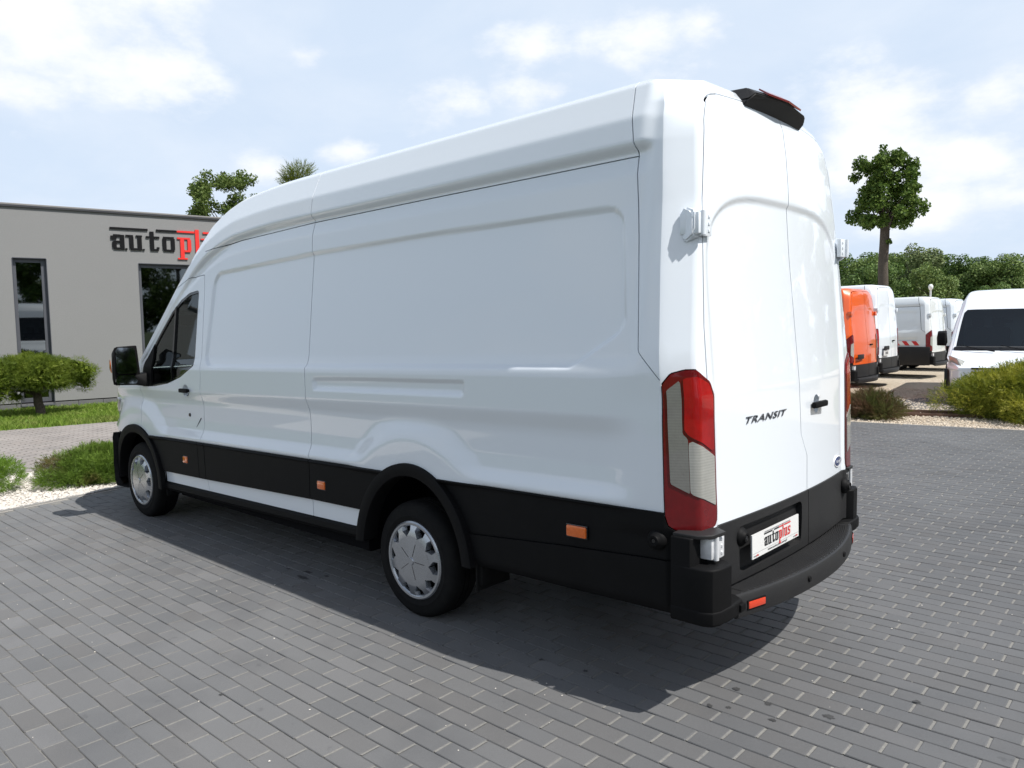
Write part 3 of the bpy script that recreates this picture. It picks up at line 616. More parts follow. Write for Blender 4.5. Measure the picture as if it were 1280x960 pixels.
def wheel_meshes(fine):
    if fine in WHEEL: return WHEEL[fine]
    R = .342; seg = 64 if fine else 28
    # tyre, outer side toward +y, outer face at y=0
    prof = [(.212, -.205), (.222, -.018), (.235, -.008), (.262, -.001), (.268, -.004), (.295, -.003), (.318, -.012), (.332, -.026), (R-.002, -.045), (R, -.07), (R, -.083), (R-.008, -.084), (R-.008, -.092), (R, -.093), (R, -.118), (R-.008, -.119), (R-.008, -.127), (R, -.128), (R, -.165), (.325, -.2), (.212, -.205)]
    ty = MB(); ty.lathe(prof, 'y', seg)
    cap = MB(); n = 10; sg = n*8; rr = .228
    # trim: rim ring + star of spokes with pockets
    cap.lathe([(rr+.004, -.016), (rr+.002, -.004), (rr-.006, .003), (rr-.018, .002), (rr-.026, -.006), (rr-.028, -.02)], 'y', seg)
    # star disc, radius modulated
    V = [(0, .020, 0)]; F = []
    rings = [.03, .08, .145]
    for r in rings:
        for k in range(sg):
            t = 2*math.pi*k/sg; V.append((r*math.cos(t), .018-(r/.23)**2*.010, r*math.sin(t)))
    for k in range(sg): F.append((0, 1+(k+1) % sg, 1+k))
    for q in range(2):
        for k in range(sg):
            k2 = (k+1) % sg; a = 1+q*sg; F.append((a+k, a+k2, a+sg+k2, a+sg+k))
    cap.add(V, F)
    for i in range(n):          # spokes: ridge-topped wedges, pockets between them
        t = 2*math.pi*i/n; c, s_ = math.cos(t), math.sin(t); w0, w1 = .0435, .027
        def Q(r, w, y): return (r*c-w*s_, y, r*s_+w*c)
        V = [Q(.140, -w0, .0140), Q(.140, w0, .0140), Q(.180, w1*.72, .0095), Q(.180, -w1*.72, .0095), Q(.214, -w1*1.15, -.004), Q(.214, w1*1.15, -.004),
             Q(.140, -w0, -.03), Q(.140, w0, -.03), Q(.214, -w1*1.5, -.03), Q(.214, w1*1.5, -.03), Q(.180, -w1*1.2, -.02), Q(.180, w1*1.2, -.02)]
        F = [(0, 1, 2, 3)[::-1], (3, 2, 5, 4)[::-1], (0, 3, 10, 6)[::-1], (3, 4, 8, 10)[::-1], (1, 7, 11, 2)[::-1], (2, 11, 9, 5)[::-1], (0, 6, 7, 1)[::-1]]
        cap.add(V, F)
    # thin seam lines on the disc
    for i in range(5):
        t = 2*math.pi*i/5+.3; c, s_ = math.cos(t), math.sin(t)
        cap.add([(r*c-w*s_, .0195-(r/.23)**2*.010, r*s_+w*c) for r, w in ((.03, -.0014), (.11, -.0014), (.11, .0014), (.03, .0014))], [(0, 1, 2, 3)], 1)
    cap.lathe([(0, .0235), (.020, .0235), (.023, .020), (.024, .017)], 'y', 24)
    dish = MB(); dish.lathe([(.222, -.02), (.21, -.05), (.12, -.045), (0, -.04)], 'y', seg)
    WHEEL[fine] = (ty, cap, dish); return WHEEL[fine]
def wheels(root, fine):
    ty, cap, dish = wheel_meshes(fine)
    if ('d', fine) not in WHEEL:
        T = ty.build('tyre', RUBBER, None, smooth=30); Cc = cap.build('wheel_trim', [SILVER, GLOSSB], None, smooth=28); D = dish.build('rim', DARK, None, smooth=30)
        WHEEL[('d', fine)] = (T.data, Cc.data, D.data)
        for o in (T, Cc, D): bpy.data.objects.remove(o)
    T, Cc, D = WHEEL[('d', fine)]
    for i, (x, sy) in enumerate(((1.93, 1), (5.68, 1), (1.93, -1), (5.68, -1))):
        e = bpy.data.objects.new('wheel', T); COL.objects.link(e); e.parent = root; e.location = (x, sy*.992, .336)
        e.rotation_euler = (0, [.9, .35, 0, .5][i], 0 if sy > 0 else math.pi)
        for nm, me in (('wheel_trim', Cc), ('rim', D)):
            c = bpy.data.objects.new(nm, me); COL.objects.link(c); c.parent = e
SURF_F = Surf(.0145, .0118); SURF_C = Surf(.09, .05)
for _s in (SURF_F, SURF_C): _s.tcap = int(np.argmax(_s.Y < .70))
van = empty('panel_van', (0, 0, 0), 0, 'large white high-roof panel van in the foreground with the dealer plate on its rear', 'van')
info = build_van(van, dict(paint=WHITE, fine=True))
# ------------------------------------------------------------------ the main van's fittings
def side_y(x, z):
    m = SURF_F.att[:, 4] > 0; P = SURF_F.P[m]; d = (P[:, 0]-x)**2+(P[:, 2]-z)**2; return float(P[np.argmin(d), 1])
def rear_x(y, z):
    m = (SURF_F.att[:, 4] == 0); P = SURF_F.P[m]; d = (P[:, 1]-y)**2+(P[:, 2]-z)**2; return float(P[np.argmin(d), 0])
def kids(name, par): return [c for c in par.children if c.name.split('.')[0] == name]
def nearest_child(name, par, pt):
    best = None
    for c in kids(name, par):
        vs = c.data.vertices; m = sum((vs[i].co for i in range(0, len(vs), max(1, len(vs)//60))), Vector())/len(range(0, len(vs), max(1, len(vs)//60)))
        d = (m-Vector(pt)).length
        if best is None or d < best[0]: best = (d, c)
    return best[1]
doorL = nearest_child('front_door', van, (4.9, 1, 1.2)); doorRR = nearest_child('rear_door', van, (.1, -.5, 1.5)); doorRL = nearest_child('rear_door', van, (.1, .4, 1.5))
def rk(V): return [raked(v) for v in V]
def rbuild(b, name, m, par, smooth=40):
    b.V = rk(b.V); return b.build(name, m, par, smooth=smooth)
# amber side markers
for x, z, w in ((4.707, .652, .075), (2.786, .652, .085), (.718, .661, .115)):
    y = side_y(x, z)+.02
    for sgn in (1, -1):
        b = MB(); b.box((x-w/2, sgn*(y-.01), z-.027), (x+w/2, sgn*(y+.010), z+.027), bev=.008); o = rbuild(b, 'marker_lamp', AMBER, van)
        b = MB(); b.box((x-w/2-.005, sgn*(y-.01), z-.032), (x+w/2+.005, sgn*(y+.003), z+.032), bev=.004); b.V = rk(b.V); b.build('marker_bezel', GLOSSB, o)
# sensor pods
def pod(c, axis, sgn, r=.040):
    b = MB(); prof = [(0, .022), (.012, .0225), (.014, .026), (.022, .026), (.026, .018), (.034, .012), (.043, .002), (.045, -.01)]
    prof = [(a*r/.045, h*sgn) for a, h in prof]; b.lathe(prof, axis, 28, c)
    o = rbuild(b, 'sensor_pod', BLACKP, van, 50)
    b = MB(); b.lathe([(0, .0245*sgn), (.009, .0245*sgn), (.010, .021*sgn)], axis, 16, c); rbuild(b, 'sensor', GLOSSB, o, 50)
for sgn in (1, -1): pod((.288, sgn*(side_y(.288, .69)+.022), .690), 'y', sgn, .046)
pod((rear_x(.605, .64)-.008, .605, .640), 'x', -1, .046); pod((rear_x(-.605, .64)-.008, -.78, .640), 'x', -1, .046)
# front door handle with its pocket, lock and groove
def pocket(c, axis, r, par, dx=1):
    b = MB(); s_ = 1 if axis == 'y' else -1
    b.lathe([(r+.001, .0005*s_), (r-.004, -.004*s_), (r*.7, -.022*s_), (0, -.028*s_)], axis, 32, c); return rbuild(b, 'handle_recess', WHITE, par, 60)
yh = side_y(4.635, 1.22)
for sgn in (1,):
    r_ = pocket((4.635, yh, 1.22), 'y', .048, doorL)
    b = MB(); b.box((4.565, yh+.004, 1.203), (4.705, yh+.030, 1.237), bev=.011); b.box((4.57, yh-.02, 1.21), (4.60, yh+.01, 1.23)); rbuild(b, 'door_handle', BLACKP, doorL)
    yl = side_y(4.645, 1.02); b = MB(); b.lathe([(0, .006), (.013, .006), (.016, .001), (.017, -.004)], 'y', 20, (4.645, yl, 1.02)); rbuild(b, 'door_lock', GLOSSB, doorL)
    yg = side_y(4.5, .96); b = MB(); b.add([(4.530, yg-.002, .925), (4.536, yg-.002, .925), (4.452, yg+.001, 1.005), (4.446, yg+.001, 1.005), (4.530, yg+.0035, .925), (4.536, yg+.0035, .925), (4.452, yg+.0035, 1.005), (4.446, yg+.0035, 1.005)], [(0, 1, 2, 3), (7, 6, 5, 4), (0, 4, 5, 1), (1, 5, 6, 2), (2, 6, 7, 3), (3, 7, 4, 0)]); rbuild(b, 'door_groove', DARK, doorL)
# rear handle
xr = rear_x(-.30, 1.17); pc = MB(); pc.lathe([(.050, -.0005), (.046, .004), (.035, .022), (0, .028)], 'x', 32, (xr, -.30, 1.17))
pc.V = [(x, -.30+(y+.30)*.86, z) for x, y, z in pc.V]; rbuild(pc, 'handle_recess', WHITE, doorRR, 60)
b = MB(); b.box((xr-.034, -.395, 1.150), (xr-.006, -.215, 1.185), bev=.012); b.box((xr-.01, -.38, 1.155), (xr+.02, -.35, 1.18)); rbuild(b, 'door_handle', BLACKP, doorRR)
b = MB(); b.lathe([(0, -.004), (.010, -.004), (.012, 0)], 'x', 16, (xr-.002, -.335, 1.205)); rbuild(b, 'door_lock', STEEL, doorRR)
# hinges
def hinge(y, z, sgn, x):
    b = MB(); y0 = y
    b.box((x-.030, sgn*(y0-.085), z-.052), (x-.006, sgn*(y0+.005), z+.052), bev=.005)
    b.box((x-.030, sgn*(y0+.0), z-.045), (x+.06, sgn*(y0+.030), z+.045), bev=.006)
    o = rbuild(b, 'hinge', STEEL, van)
    b = MB(); b.lathe([(0, -.05), (.012, -.05), (.012, .05), (0, .05)], 'z', 16, (x-.034, sgn*(y0-.002), z)); 
    for dz in (-.03, .0, .03): b.box((x-.034, sgn*(y0-.066), z+dz-.006), (x-.028, sgn*(y0-.052), z+dz+.006), bev=.002)
    hp_ = rbuild(b, 'hinge_pin', STEEL, o)
    return o
WH_H = WHITE
for sgn in (1, -1):
    o = hinge(.875, 2.035, sgn, rear_x(.85, 2.03)); o.data.materials.clear(); o.data.materials.append(WHITE); o.children[0].data.materials.clear(); o.children[0].data.materials.append(WHITE)
    hinge(.945 if sgn > 0 else .895, .672, sgn, .085 if sgn > 0 else .15)
    # moulded boss behind the upper hinge
    b = MB(); V = [(.27, .885, 2.00), (.27, .885, 2.07), (.175, .92, 1.985), (.175, .92, 2.085), (.165, .86, 1.98), (.165, .86, 2.09), (.235, .90, 1.95), (.235, .895, 2.11)]
    V = [(x, sgn*y, z) for x, y, z in V]
    bm = bmesh.new()
    for v in V: bm.verts.new(v)
    bmesh.ops.convex_hull(bm, input=list(bm.verts)); bmesh.ops.bevel(bm, geom=list(bm.edges), offset=.008, segments=2, affect='EDGES', clamp_overlap=True); b.bm(bm); rbuild(b, 'hinge_boss', WHITE, van, 60)
# rear bumper with step pad
def bump_x(y): return -.072+(.15 if y > 0 else .185)*(abs(y)/.9)**2.1
b = MB(); V = []; F = []; n = 48; ys = [.765-1.53*i/n for i in range(n+1)]
sec = [(.10, .43, 0), (.012, .392, 0), (.0, .402, 0), (-.004, .44, 0), (.0, .485, 0), (.006, .496, 0), (.016, .500, 0), (.024, .4985, 0)]
for y in ys:
    for dx, z, k in sec: V.append((bump_x(y)+dx, y, z))
    V.append((.20, y, .499))
m = len(sec)+1
for i in range(n):
    for j in range(m-1): F.append((i*m+j, (i+1)*m+j, (i+1)*m+j+1, i*m+j+1))
F.append(tuple(range(m))); F.append(tuple(range((n+1)*m-1, n*m-1, -1)))
b.add(V, F); bumper = b.build('rear_bumper', BUMPP, van, smooth=30)
b = MB()
for j in range(14):      # ribs of the step pad
    dx = .035+j*.0098
    pts = [(bump_x(y)+dx+.002, y, .5005) for y in ys[2:-2:2] if bump_x(y)+dx < .135]
    V = []; F = []
    for p in pts: V += [(p[0]-.0022, p[1], .499), (p[0]-.0012, p[1], .5035), (p[0]+.0012, p[1], .5035), (p[0]+.0022, p[1], .499)]
    for i in range(len(pts)-1):
        for k in range(3): F.append((i*4+k, (i+1)*4+k, (i+1)*4+k+1, i*4+k+1))
    if len(pts) > 2: b.add(V, F)
o = b.build('step_pad', BUMPP, bumper); o['kind'] = 'stuff'
b = MB()
for i in range(34):
    y = .72-1.44*i/33; b.box((bump_x(y)+.019, y-.0018, .4985), (bump_x(y)+.0226, y+.0018, .5025), bev=.0006)
o = b.build('grip_stud', SILVER, bumper); o['kind'] = 'stuff'
for sgn in (1, -1):
    y0 = .655*sgn; b = MB(); b.box((bump_x(y0)-.010, y0-.055, .430), (bump_x(y0)+.02, y0+.055, .462), bev=.004)
    for v_ in range(len(b.V)):
        x, y, z = b.V[v_]; b.V[v_] = (x+bump_x(y)-bump_x(y0), y, z)
    b.build('reflector', ORREF, bumper, smooth=40)
    b = MB(); b.box((bump_x(y0)-.007, y0-.061, .424), (bump_x(y0)+.02, y0+.061, .468), bev=.003); b.V = [(x+bump_x(y)-bump_x(y0), y, z) for x, y, z in b.V]; b.build('reflector_bezel', BLACKP, bumper)
for y0 in (.22, -.28): 
    b = MB(); b.lathe([(0, -.010), (.013, -.010), (.015, -.004)], 'x', 20, (bump_x(y0)+.0, y0, .455)); b.build('parking_sensor', BLACKP, bumper, smooth=50)
b = MB(); b.lathe([(.012, .025), (.030, .025), (.034, .02), (.034, -.02), (.012, -.02)], 'y', 20, (.20, .45, .36)); b.build('towing_eye', STEEL, bumper, smooth=50)
for sgn in (1, -1):
    # the moulded ends that rise to the lamps
    b = MB()
    up = [(.205, 1.048), (.058, 1.046), (.022, 1.028), (.006, .99), (.0, .905), (.035, .868), (.12, .86), (.205, .90)]
    lo = [(.205, 1.050), (.058, 1.048), (.020, 1.030), (.003, .99), (-.006, .90), (.0, .80), (.045, .768), (.12, .765), (.205, .80)]
    if sgn < 0:
        up = [(x+.08, y*.945) for x, y in up]; lo = [(x+.07, y*.945) for x, y in lo]
    def pr(poly, z0, z1, bev):
        bm = bmesh.new(); vs = [bm.verts.new((x, sgn*y, z0)) for x, y in poly]; f = bm.faces.new(vs if sgn > 0 else vs[::-1]); r = bmesh.ops.extrude_face_region(bm, geom=[f])
        for g_ in r['geom']:
            if isinstance(g_, bmesh.types.BMVert): g_.co.z = z1
        bmesh.ops.recalc_face_normals(bm, faces=bm.faces); bmesh.ops.bevel(bm, geom=[e for e in bm.edges if abs(e.verts[0].co.z-e.verts[1].co.z) < .01], offset=bev, segments=3, affect='EDGES', clamp_overlap=True, profile=.6)
        return bm
    sp_ = [(.206, 1.047), (.118, 1.0455), (.106, 1.03), (.106, .93), (.206, .90)]
    if sgn < 0: sp_ = [(x+.08, y*.945) for x, y in sp_]
    b.bm(pr(up, .44, .682, .010)); b.bm(pr(lo, .442, .506, .012)); b.bm(pr(sp_, .5, .800, .006))
    b.V = [(x, y, z+(.008 if False else 0)) for x, y, z in b.V]
    be = b.build('bumper_end', BLACKP, van, smooth=40)
    # shelf under the lamp
    b = MB(); b.bm(pr([(x+(.07 if sgn < 0 else 0), y*(.95 if sgn < 0 else 1)) for x, y in [(.20, 1.040), (.09, 1.030), (.045, .985), (.034, .89), (.08, .86), (.2, .9)]], .797, .814, .004)); (b if sgn > 0 else b).build('lamp_shelf', BUMPP, van, smooth=40)
    jo, jy = (.07, .945) if sgn < 0 else (0, 1); b = MB(); b.box((-.012+jo, sgn*.79*jy, .455), (.02+jo, sgn*.835*jy, .488), bev=.004); b.build('jack_cover', BLACKP, be)
# third brake lamp
b = MB(); bm = bmesh.new()
for (x, y, z) in [(.235, .34, 2.705), (.205, .335, 2.735), (.185, .30, 2.765), (.235, .30, 2.800), (.40, .27, 2.815), (.45, .33, 2.78), (.45, .36, 2.72), (.16, .0, 2.775), (.21, .0, 2.812), (.235, 0, 2.715)]:
    for s_ in (1, -1): bm.verts.new((x, s_*y, z))
bmesh.ops.convex_hull(bm, input=list(bm.verts)); bmesh.ops.dissolve_limit(bm, angle_limit=.05, verts=list(bm.verts), edges=list(bm.edges)); bmesh.ops.bevel(bm, geom=list(bm.edges), offset=.006, segments=2, affect='EDGES', clamp_overlap=True)
b.bm(bm); tb = b.build('brake_lamp', BUMPP, van, smooth=40)
b = MB(); V = []; F = []
for i in range(13):
    y = .20-.40*i/12; xb = .158+.028*(abs(y)/.3)**1.0
    V += [(xb-.004, y, 2.772), (xb-.008, y, 2.780), (xb+.040, y, 2.812), (xb+.044, y, 2.806)]
for i in range(12):
    for k in range(3): F.append((i*4+k, i*4+k+1, (i+1)*4+k+1, (i+1)*4+k))
F += [(0, 1, 2, 3), (51, 50, 49, 48)]
b.add(V, F); b.build('brake_lens', REDL, tb)
# mirror
b = MB()
def rbox(b, pts, bev, seg=3):
    bm = bmesh.new(); [bm.verts.new(p) for p in pts]; bmesh.ops.convex_hull(bm, input=list(bm.verts)); bmesh.ops.dissolve_limit(bm, angle_limit=.03, verts=list(bm.verts), edges=list(bm.edges)); bmesh.ops.bevel(bm, geom=list(bm.edges), offset=bev, segments=seg, affect='EDGES', clamp_overlap=True, profile=.5); b.bm(bm)
for sgn in (1, -1):
    par = doorL if sgn > 0 else nearest_child('front_door', van, (4.9, -1, 1.2))
    b = MB(); rbox(b, [(5.36, sgn*1.075, 1.30), (5.40, sgn*1.285, 1.225), (5.365, sgn*1.105, 1.22), (5.35, sgn*1.10, 1.565), (5.385, sgn*1.27, 1.555), (5.40, sgn*1.293, 1.40), (5.50, sgn*1.12, 1.26), (5.52, sgn*1.25, 1.27), (5.50, sgn*1.12, 1.52), (5.51, sgn*1.25, 1.50)], .022)
    mir_ = b.build('wing_mirror', BLACKP, par, smooth=50)
    ax0, ax1 = (5.352, 1.095), (5.386, 1.278)
    def mg(z0, z1, y0, y1, nm, col, inset=.0):
        V = []; nn = 6
        def X(y): return 5.341+(y-1.10)*.20
        b = MB(); pts = [(y0+.012, z0), (y1-.015, z0), (y1, z0+.02), (y1-.004, z1-.03), (y1-.022, z1), (y0+.03, z1), (y0+.012, z1-.02), (y0, z0+.02)]
        for y, z in pts: V.append((X(y)+(z-1.4)*.07, sgn*y, z))
        V += [(v[0]+.010, v[1], v[2]) for v in V]; n = len(pts)
        F = [tuple(range(n)) if sgn < 0 else tuple(reversed(range(n)))]+[(i, i+n, (i+1) % n+n, (i+1) % n) for i in range(n)]
        b.add(V, F); return b.build(nm, col, mir_)
    mg(1.325, 1.548, 1.108, 1.268, 'mirror_glass', CHROME); mg(1.238, 1.312, 1.115, 1.280, 'wide_angle_glass', CHROME)
    b = MB(); rbox(b, [(5.43, sgn*1.282, 1.33), (5.50, sgn*1.268, 1.33), (5.43, sgn*1.297, 1.37), (5.50, sgn*1.277, 1.37), (5.43, sgn*1.292, 1.45), (5.50, sgn*1.275, 1.45)], .004, 1); b.build('indicator', AMBER, mir_, smooth=50)
    b = MB(); rbox(b, [(5.30, sgn*1.00, 1.20), (5.50, sgn*.99, 1.20), (5.34, sgn*1.00, 1.33), (5.47, sgn*.99, 1.33), (5.36, sgn*1.13, 1.225), (5.47, sgn*1.13, 1.225), (5.36, sgn*1.13, 1.31), (5.46, sgn*1.13, 1.31)], .012); b.build('mirror_arm', BLACKP, mir_, smooth=50)
# step, mudflaps
for sgn in (1, -1):
    b = MB(); b.prism([(sgn*.86, .345), (sgn*.86, .40), (sgn*.995, .425), (sgn*1.012, .41), (sgn*1.012, .375), (sgn*.98, .345)], 0, 2.405, 5.14); rbuild(b, 'side_step', BLACKP, van, 30)
    for x, w in ((1.405, .10), (5.135, .06)):
        b = MB(); b.box((x, sgn*.74, .27), (x+.012, sgn*1.0, .52), bev=.004); b.box((x-.02, sgn*.80, .3), (x+.03, sgn*.98, .54), bev=.01); b.build('mud_flap', RUBBER, van, smooth=40)
b = MB(); b.lathe([(.022, 0), (.03, 0), (.03, .25), (.022, .25)], 'x', 16, (.5, -.5, .30)); b.build('exhaust_pipe', STEEL, van, smooth=40)
# front bumper and grille (from the side only the corner shows)
b = MB(); V = []; F = []; n = 40
def fr(y): a = min(abs(y)/.99, 1); return 6.74-.62*a**3.2
for i in range(n+1):
    y = -1.045+2.09*i/n; x = fr(y)
    for dx, z in ((-.20, .80), (-.0, .79), (.025, .74), (.02, .60), (.03, .5), (.015, .34), (-.02, .29), (-.2, .28)): V.append((x+dx, y*(1 if dx > -.1 else .97), z))
m = 8
for i in range(n):
    for j in range(m-1): F.append((i*m+j, i*m+j+1, (i+1)*m+j+1, (i+1)*m+j))
b.add(V, F); b.V = rk(b.V); b.build('front_bumper', BUMPP, van, smooth=35)

# ------------------------------------------------------------------ lettering
GLY = {
 'a': (.66, [(.38, 0, .62, .98), (.62, 0, .72, .10), (.12, .86, .40, 1.0), (0, .66, .22, .90), (.02, .10, .26, .50), (.12, .46, .40, .58), (.12, 0, .38, .13)]),
 'u': (.74, [(.04, .10, .28, .9), (-.08, .9, .22, 1.0), (.14, 0, .44, .13), (.42, 0, .66, .9), (.39, .9, .64, 1.0), (.66, 0, .76, .10)]),
 't': (.66, [(.16, .12, .40, 1.30), (0, .86, .16, .98), (.40, .86, .62, .98), (.22, 0, .56, .13), (.50, .13, .62, .26)]),
 'o': (.68, [(0, .12, .23, .88), (.41, .12, .64, .88), (.08, .87, .56, 1.0), (.08, 0, .56, .13)]),
 'p': (.70, [(.08, -.42, .32, .88), (-.02, .88, .32, 1.0), (-.02, -.52, .42, -.42), (.32, .88, .58, 1.0), (.44, .13, .67, .87), (.32, 0, .58, .13)]),
 'l': (.34, [(.04, 0, .28, 1.60)]),
 's': (.60, [(.10, .87, .54, 1.0), (0, .58, .22, .9), (.10, .45, .46, .58), (.34, .12, .56, .47), (.02, 0, .46, .13), (.44, .70, .56, .88), (0, .12, .11, .30)]),
}
def wordmark(place, parent, mk, mr, sx, sz, th, jit, one=True):
    """place(u, v, d) -> 3D; autoplus with its overlines, as letter objects"""
    x = 0; pos = {}; made = []
    for i, ch in enumerate('autoplus'):
        w, rects = GLY[ch]; m = mk if i < 4 else mr
        b = MB()
        for k, (x0, y0, x1, y1) in enumerate(rects):
            if y1-y0 > .3: g_ = (x1-x0)*.10; x0, x1 = x0+g_, x1-g_
            elif x1-x0 > .2: x0, x1 = x0-.02, x1+.02
            d0 = th+jit*(k % 3)
            c = [(x0, y0), (x1, y0), (x1, y1), (x0, y1)]
            V = [place((x+u)*sx, v*sz, 0) for u, v in c]+[place((x+u)*sx, v*sz, d0) for u, v in c]
            b.add(V, [(4, 5, 6, 7), (0, 1, 5, 4), (1, 2, 6, 5), (2, 3, 7, 6), (3, 0, 4, 7)])
        o = b.build('letter_'+ch, m, parent); made.append(o); pos[i] = x; x += w+.10
    bars = [(pos[0]-.04, pos[2]+.10, mk), (pos[2]+.50, pos[4]-.06, mk), (pos[4]-.04, pos[5]+.04, mr), (pos[6]+.02, x-.06, mr)]
    for k, (a, c_, m) in enumerate(bars):
        b = MB(); c = [(a, 1.34), (c_, 1.34), (c_, 1.47), (a, 1.47)]
        V = [place(u*sx, v*sz, 0) for u, v in c]+[place(u*sx, v*sz, th) for u, v in c]
        b.add(V, [(4, 5, 6, 7), (0, 1, 5, 4), (1, 2, 6, 5), (2, 3, 7, 6), (3, 0, 4, 7)]); b.build('overline', m, parent)
    return x*sx
def text_obj(name, s, size, place, m, parent, ext=.0006, italic=0, spacing=1.0, width=None):
    cu = bpy.data.curves.new(name, 'FONT'); cu.body = s; cu.size = size; cu.extrude = 0; cu.shear = italic; cu.space_character = spacing; cu.resolution_u = 3
    o = bpy.data.objects.new(name, cu); COL.objects.link(o); dg = bpy.context.evaluated_depsgraph_get(); me = bpy.data.meshes.new_from_object(o.evaluated_get(dg)); bpy.data.objects.remove(o)
    xs = [v.co.x for v in me.vertices]; k = width/(max(xs)-min(xs)) if width else 1; x0 = min(xs)
    F = [tuple(p.vertices) for p in me.polygons]; pl = [(v.co.x, v.co.y) for v in me.vertices]; n = len(pl)
    ec = {}
    for f in F:
        for j in range(len(f)):
            a, b_ = f[j], f[(j+1) % len(f)]; kk = (min(a, b_), max(a, b_)); ec[kk] = None if kk in ec else (a, b_)
    V = [place((u-x0)*k, v, ext) for u, v in pl]+[place((u-x0)*k, v, 0) for u, v in pl]
    F2 = F+[(b_, a, a+n, b_+n) for a, b_ in [e for e in ec.values() if e]]
    return MB().add(V, F2).build(name, m, parent)
# number plate with dealer print (y runs leftwards on the rear face, so u -> -y)
PY, PZ, PX_ = .562, .528, .048
def plate_pt(u, v, d): y = PY-u; return raked((.062+.02*(abs(y)/.9)**2-d+(v-.05)*.02, y, PZ+v))
b = MB(); V = [plate_pt(u, v, d) for d in (-.003, .004) for u, v in ((0, 0), (.52, 0), (.52, .112), (0, .112))]
b.add(V, [(4, 5, 6, 7), (0, 1, 5, 4), (1, 2, 6, 5), (2, 3, 7, 6), (3, 0, 4, 7), (3, 2, 1, 0)]); plate = b.build('number_plate', PLATEW, van)
def inset(u0, v0): return lambda u, v, d: plate_pt(u0+u, v0+v, .0042+d)
wordmark(inset(.125, .0365), plate, PRINTK, PRINTR, .0505, .0415, .0006, .0002)
text_obj('lettering', 'www.auto-plus.com.pl', .016, inset(.16, .009), PRINTK, plate, width=.215)
text_obj('lettering', 'CENTRUM SAMOCHODOW UZYTKOWYCH', .011, inset(.125, .099), GREYPR, plate, width=.29)
for u in (.012, .452):
    text_obj('lettering', 'auto', .015, inset(u, .007), GREYPR, plate, width=.026)
    text_obj('lettering', 'plus', .015, inset(u+.028, .007), PRINTR, plate, width=.026)
b = MB(); c = [(.004, .0225), (.516, .0225), (.516, .0240), (.004, .0240)]; b.add([plate_pt(u, v, .0048) for u, v in c], [(0, 1, 2, 3)]); b.build('print_line', GREYPR, plate)
# model lettering on the left door
def door_pt(u, v, d): y = .535-u; z = 1.150+v; return raked((rear_x(y, 1.16)-.001-d, y, z+.0))
text_obj('badge_lettering', 'TRANSIT', .045, door_pt, GREYTXT, doorRL, ext=.004, italic=.35, spacing=1.1, width=.42)
# oval badge on the right door
xb = rear_x(-.68, .80); b = MB(); b.lathe([(.0, -.006), (.026, -.006), (.028, -.008), (.031, -.008), (.034, -.003), (.034, .001)], 'x', 40, (0, 0, 0))
b.V = [raked((x+xb, y*1.9-.68, z+.80)) for x, y, z in b.V]; bo = b.build('oval_badge', [STEEL], doorRR, smooth=50)
b = MB(); b.lathe([(.0, -.0075), (.0262, -.0075), (.027, -.0065)], 'x', 40, (0, 0, 0)); b.V = [raked((x+xb, y*1.9-.68, z+.80)) for x, y, z in b.V]; b.build('badge_face', BLUEBADGE, bo, smooth=50)
def oval_pt(u, v, d): return raked((xb-.0078-d, -.645-u, .793+v))
text_obj('badge_script', 'Ford', .026, oval_pt, STEEL, bo, ext=.0006, italic=.4, width=.07)
# ------------------------------------------------------------------ ground
def sheet(name, pts, z, m, par=None):
    me = mesh(name, [(x, y, z) for x, y in pts], [tuple(range(len(pts)))]); o = link(name, me, m, par)
    if me.polygons[0].normal.z < 0: me.flip_normals()
    if par is None: o['kind'] = 'structure'
    return o
def ground_mat(name, col, mixes, rough=.95, bump=(60, .5, .02), fine=None):
    m = mat(name, col, rough=rough, noise=mixes, bump=bump, spec=.2)
    try: m.node_tree.nodes['Principled BSDF'].inputs['Diffuse Roughness'].default_value = 1.0
    except Exception: pass
    return m
GRASSG = ground_mat('meadow_ground', (.075, .11, .03), [(.15, .6, (.10, .12, .045)), (2.5, .5, (.05, .085, .02))])
sheet('ground', [(-600, -600), (900, -600), (900, 600), (-600, 600)], -.32, GRASSG)
BEDM = ground_mat('paving_bed', (.15, .147, .14), [(2.2, .8, (.055, .054, .052)), (30, .6, (.22, .215, .20))])
LOTM = ground_mat('lot_gravel', (.50, .42, .32), [(.5, .6, (.58, .49, .38)), (14, .7, (.34, .28, .21)), (70, .7, (.74, .66, .54))], bump=(45, .9, .03))
DLOT = ground_mat('grey_grit', (.15, .145, .14), [(1.5, .5, (.19, .18, .175)), (40, .7, (.09, .085, .085)), (90, .4, (.28, .27, .26))], bump=(60, .8, .02))
WGR = ground_mat('white_gravel_base', (.50, .46, .41), [(12, .6, (.42, .37, .31)), (90, .7, (.85, .82, .78))], bump=(80, 1, .02))
GBASE = ground_mat('lawn_soil', (.11, .17, .030), [(1.2, .6, (.14, .20, .04)), (7, .6, (.08, .14, .02)), (60, .5, (.17, .22, .06))])
TANP = ground_mat('path_bed', (.155, .14, .13), [(9, .5, (.19, .17, .155))])
fc = empty('forecourt_paving', kind='structure')
CORN = [(-8, 8), (5.71, 8), (8.9, -7.95), (-8, -11.18)]
def inside_fc(x, y): return x < 7.31-.2*y and y > -9.21+.18*(x-2.87) and y < 8 and x > -8
XR_ = 9.0
sheet('bed', [(-8, 8), (7.31-1.6, 8), (7.31-.2*(-8.0), -8.09), (-8, -9.21+.18*(-8-2.87))], -.0065, BEDM, fc)
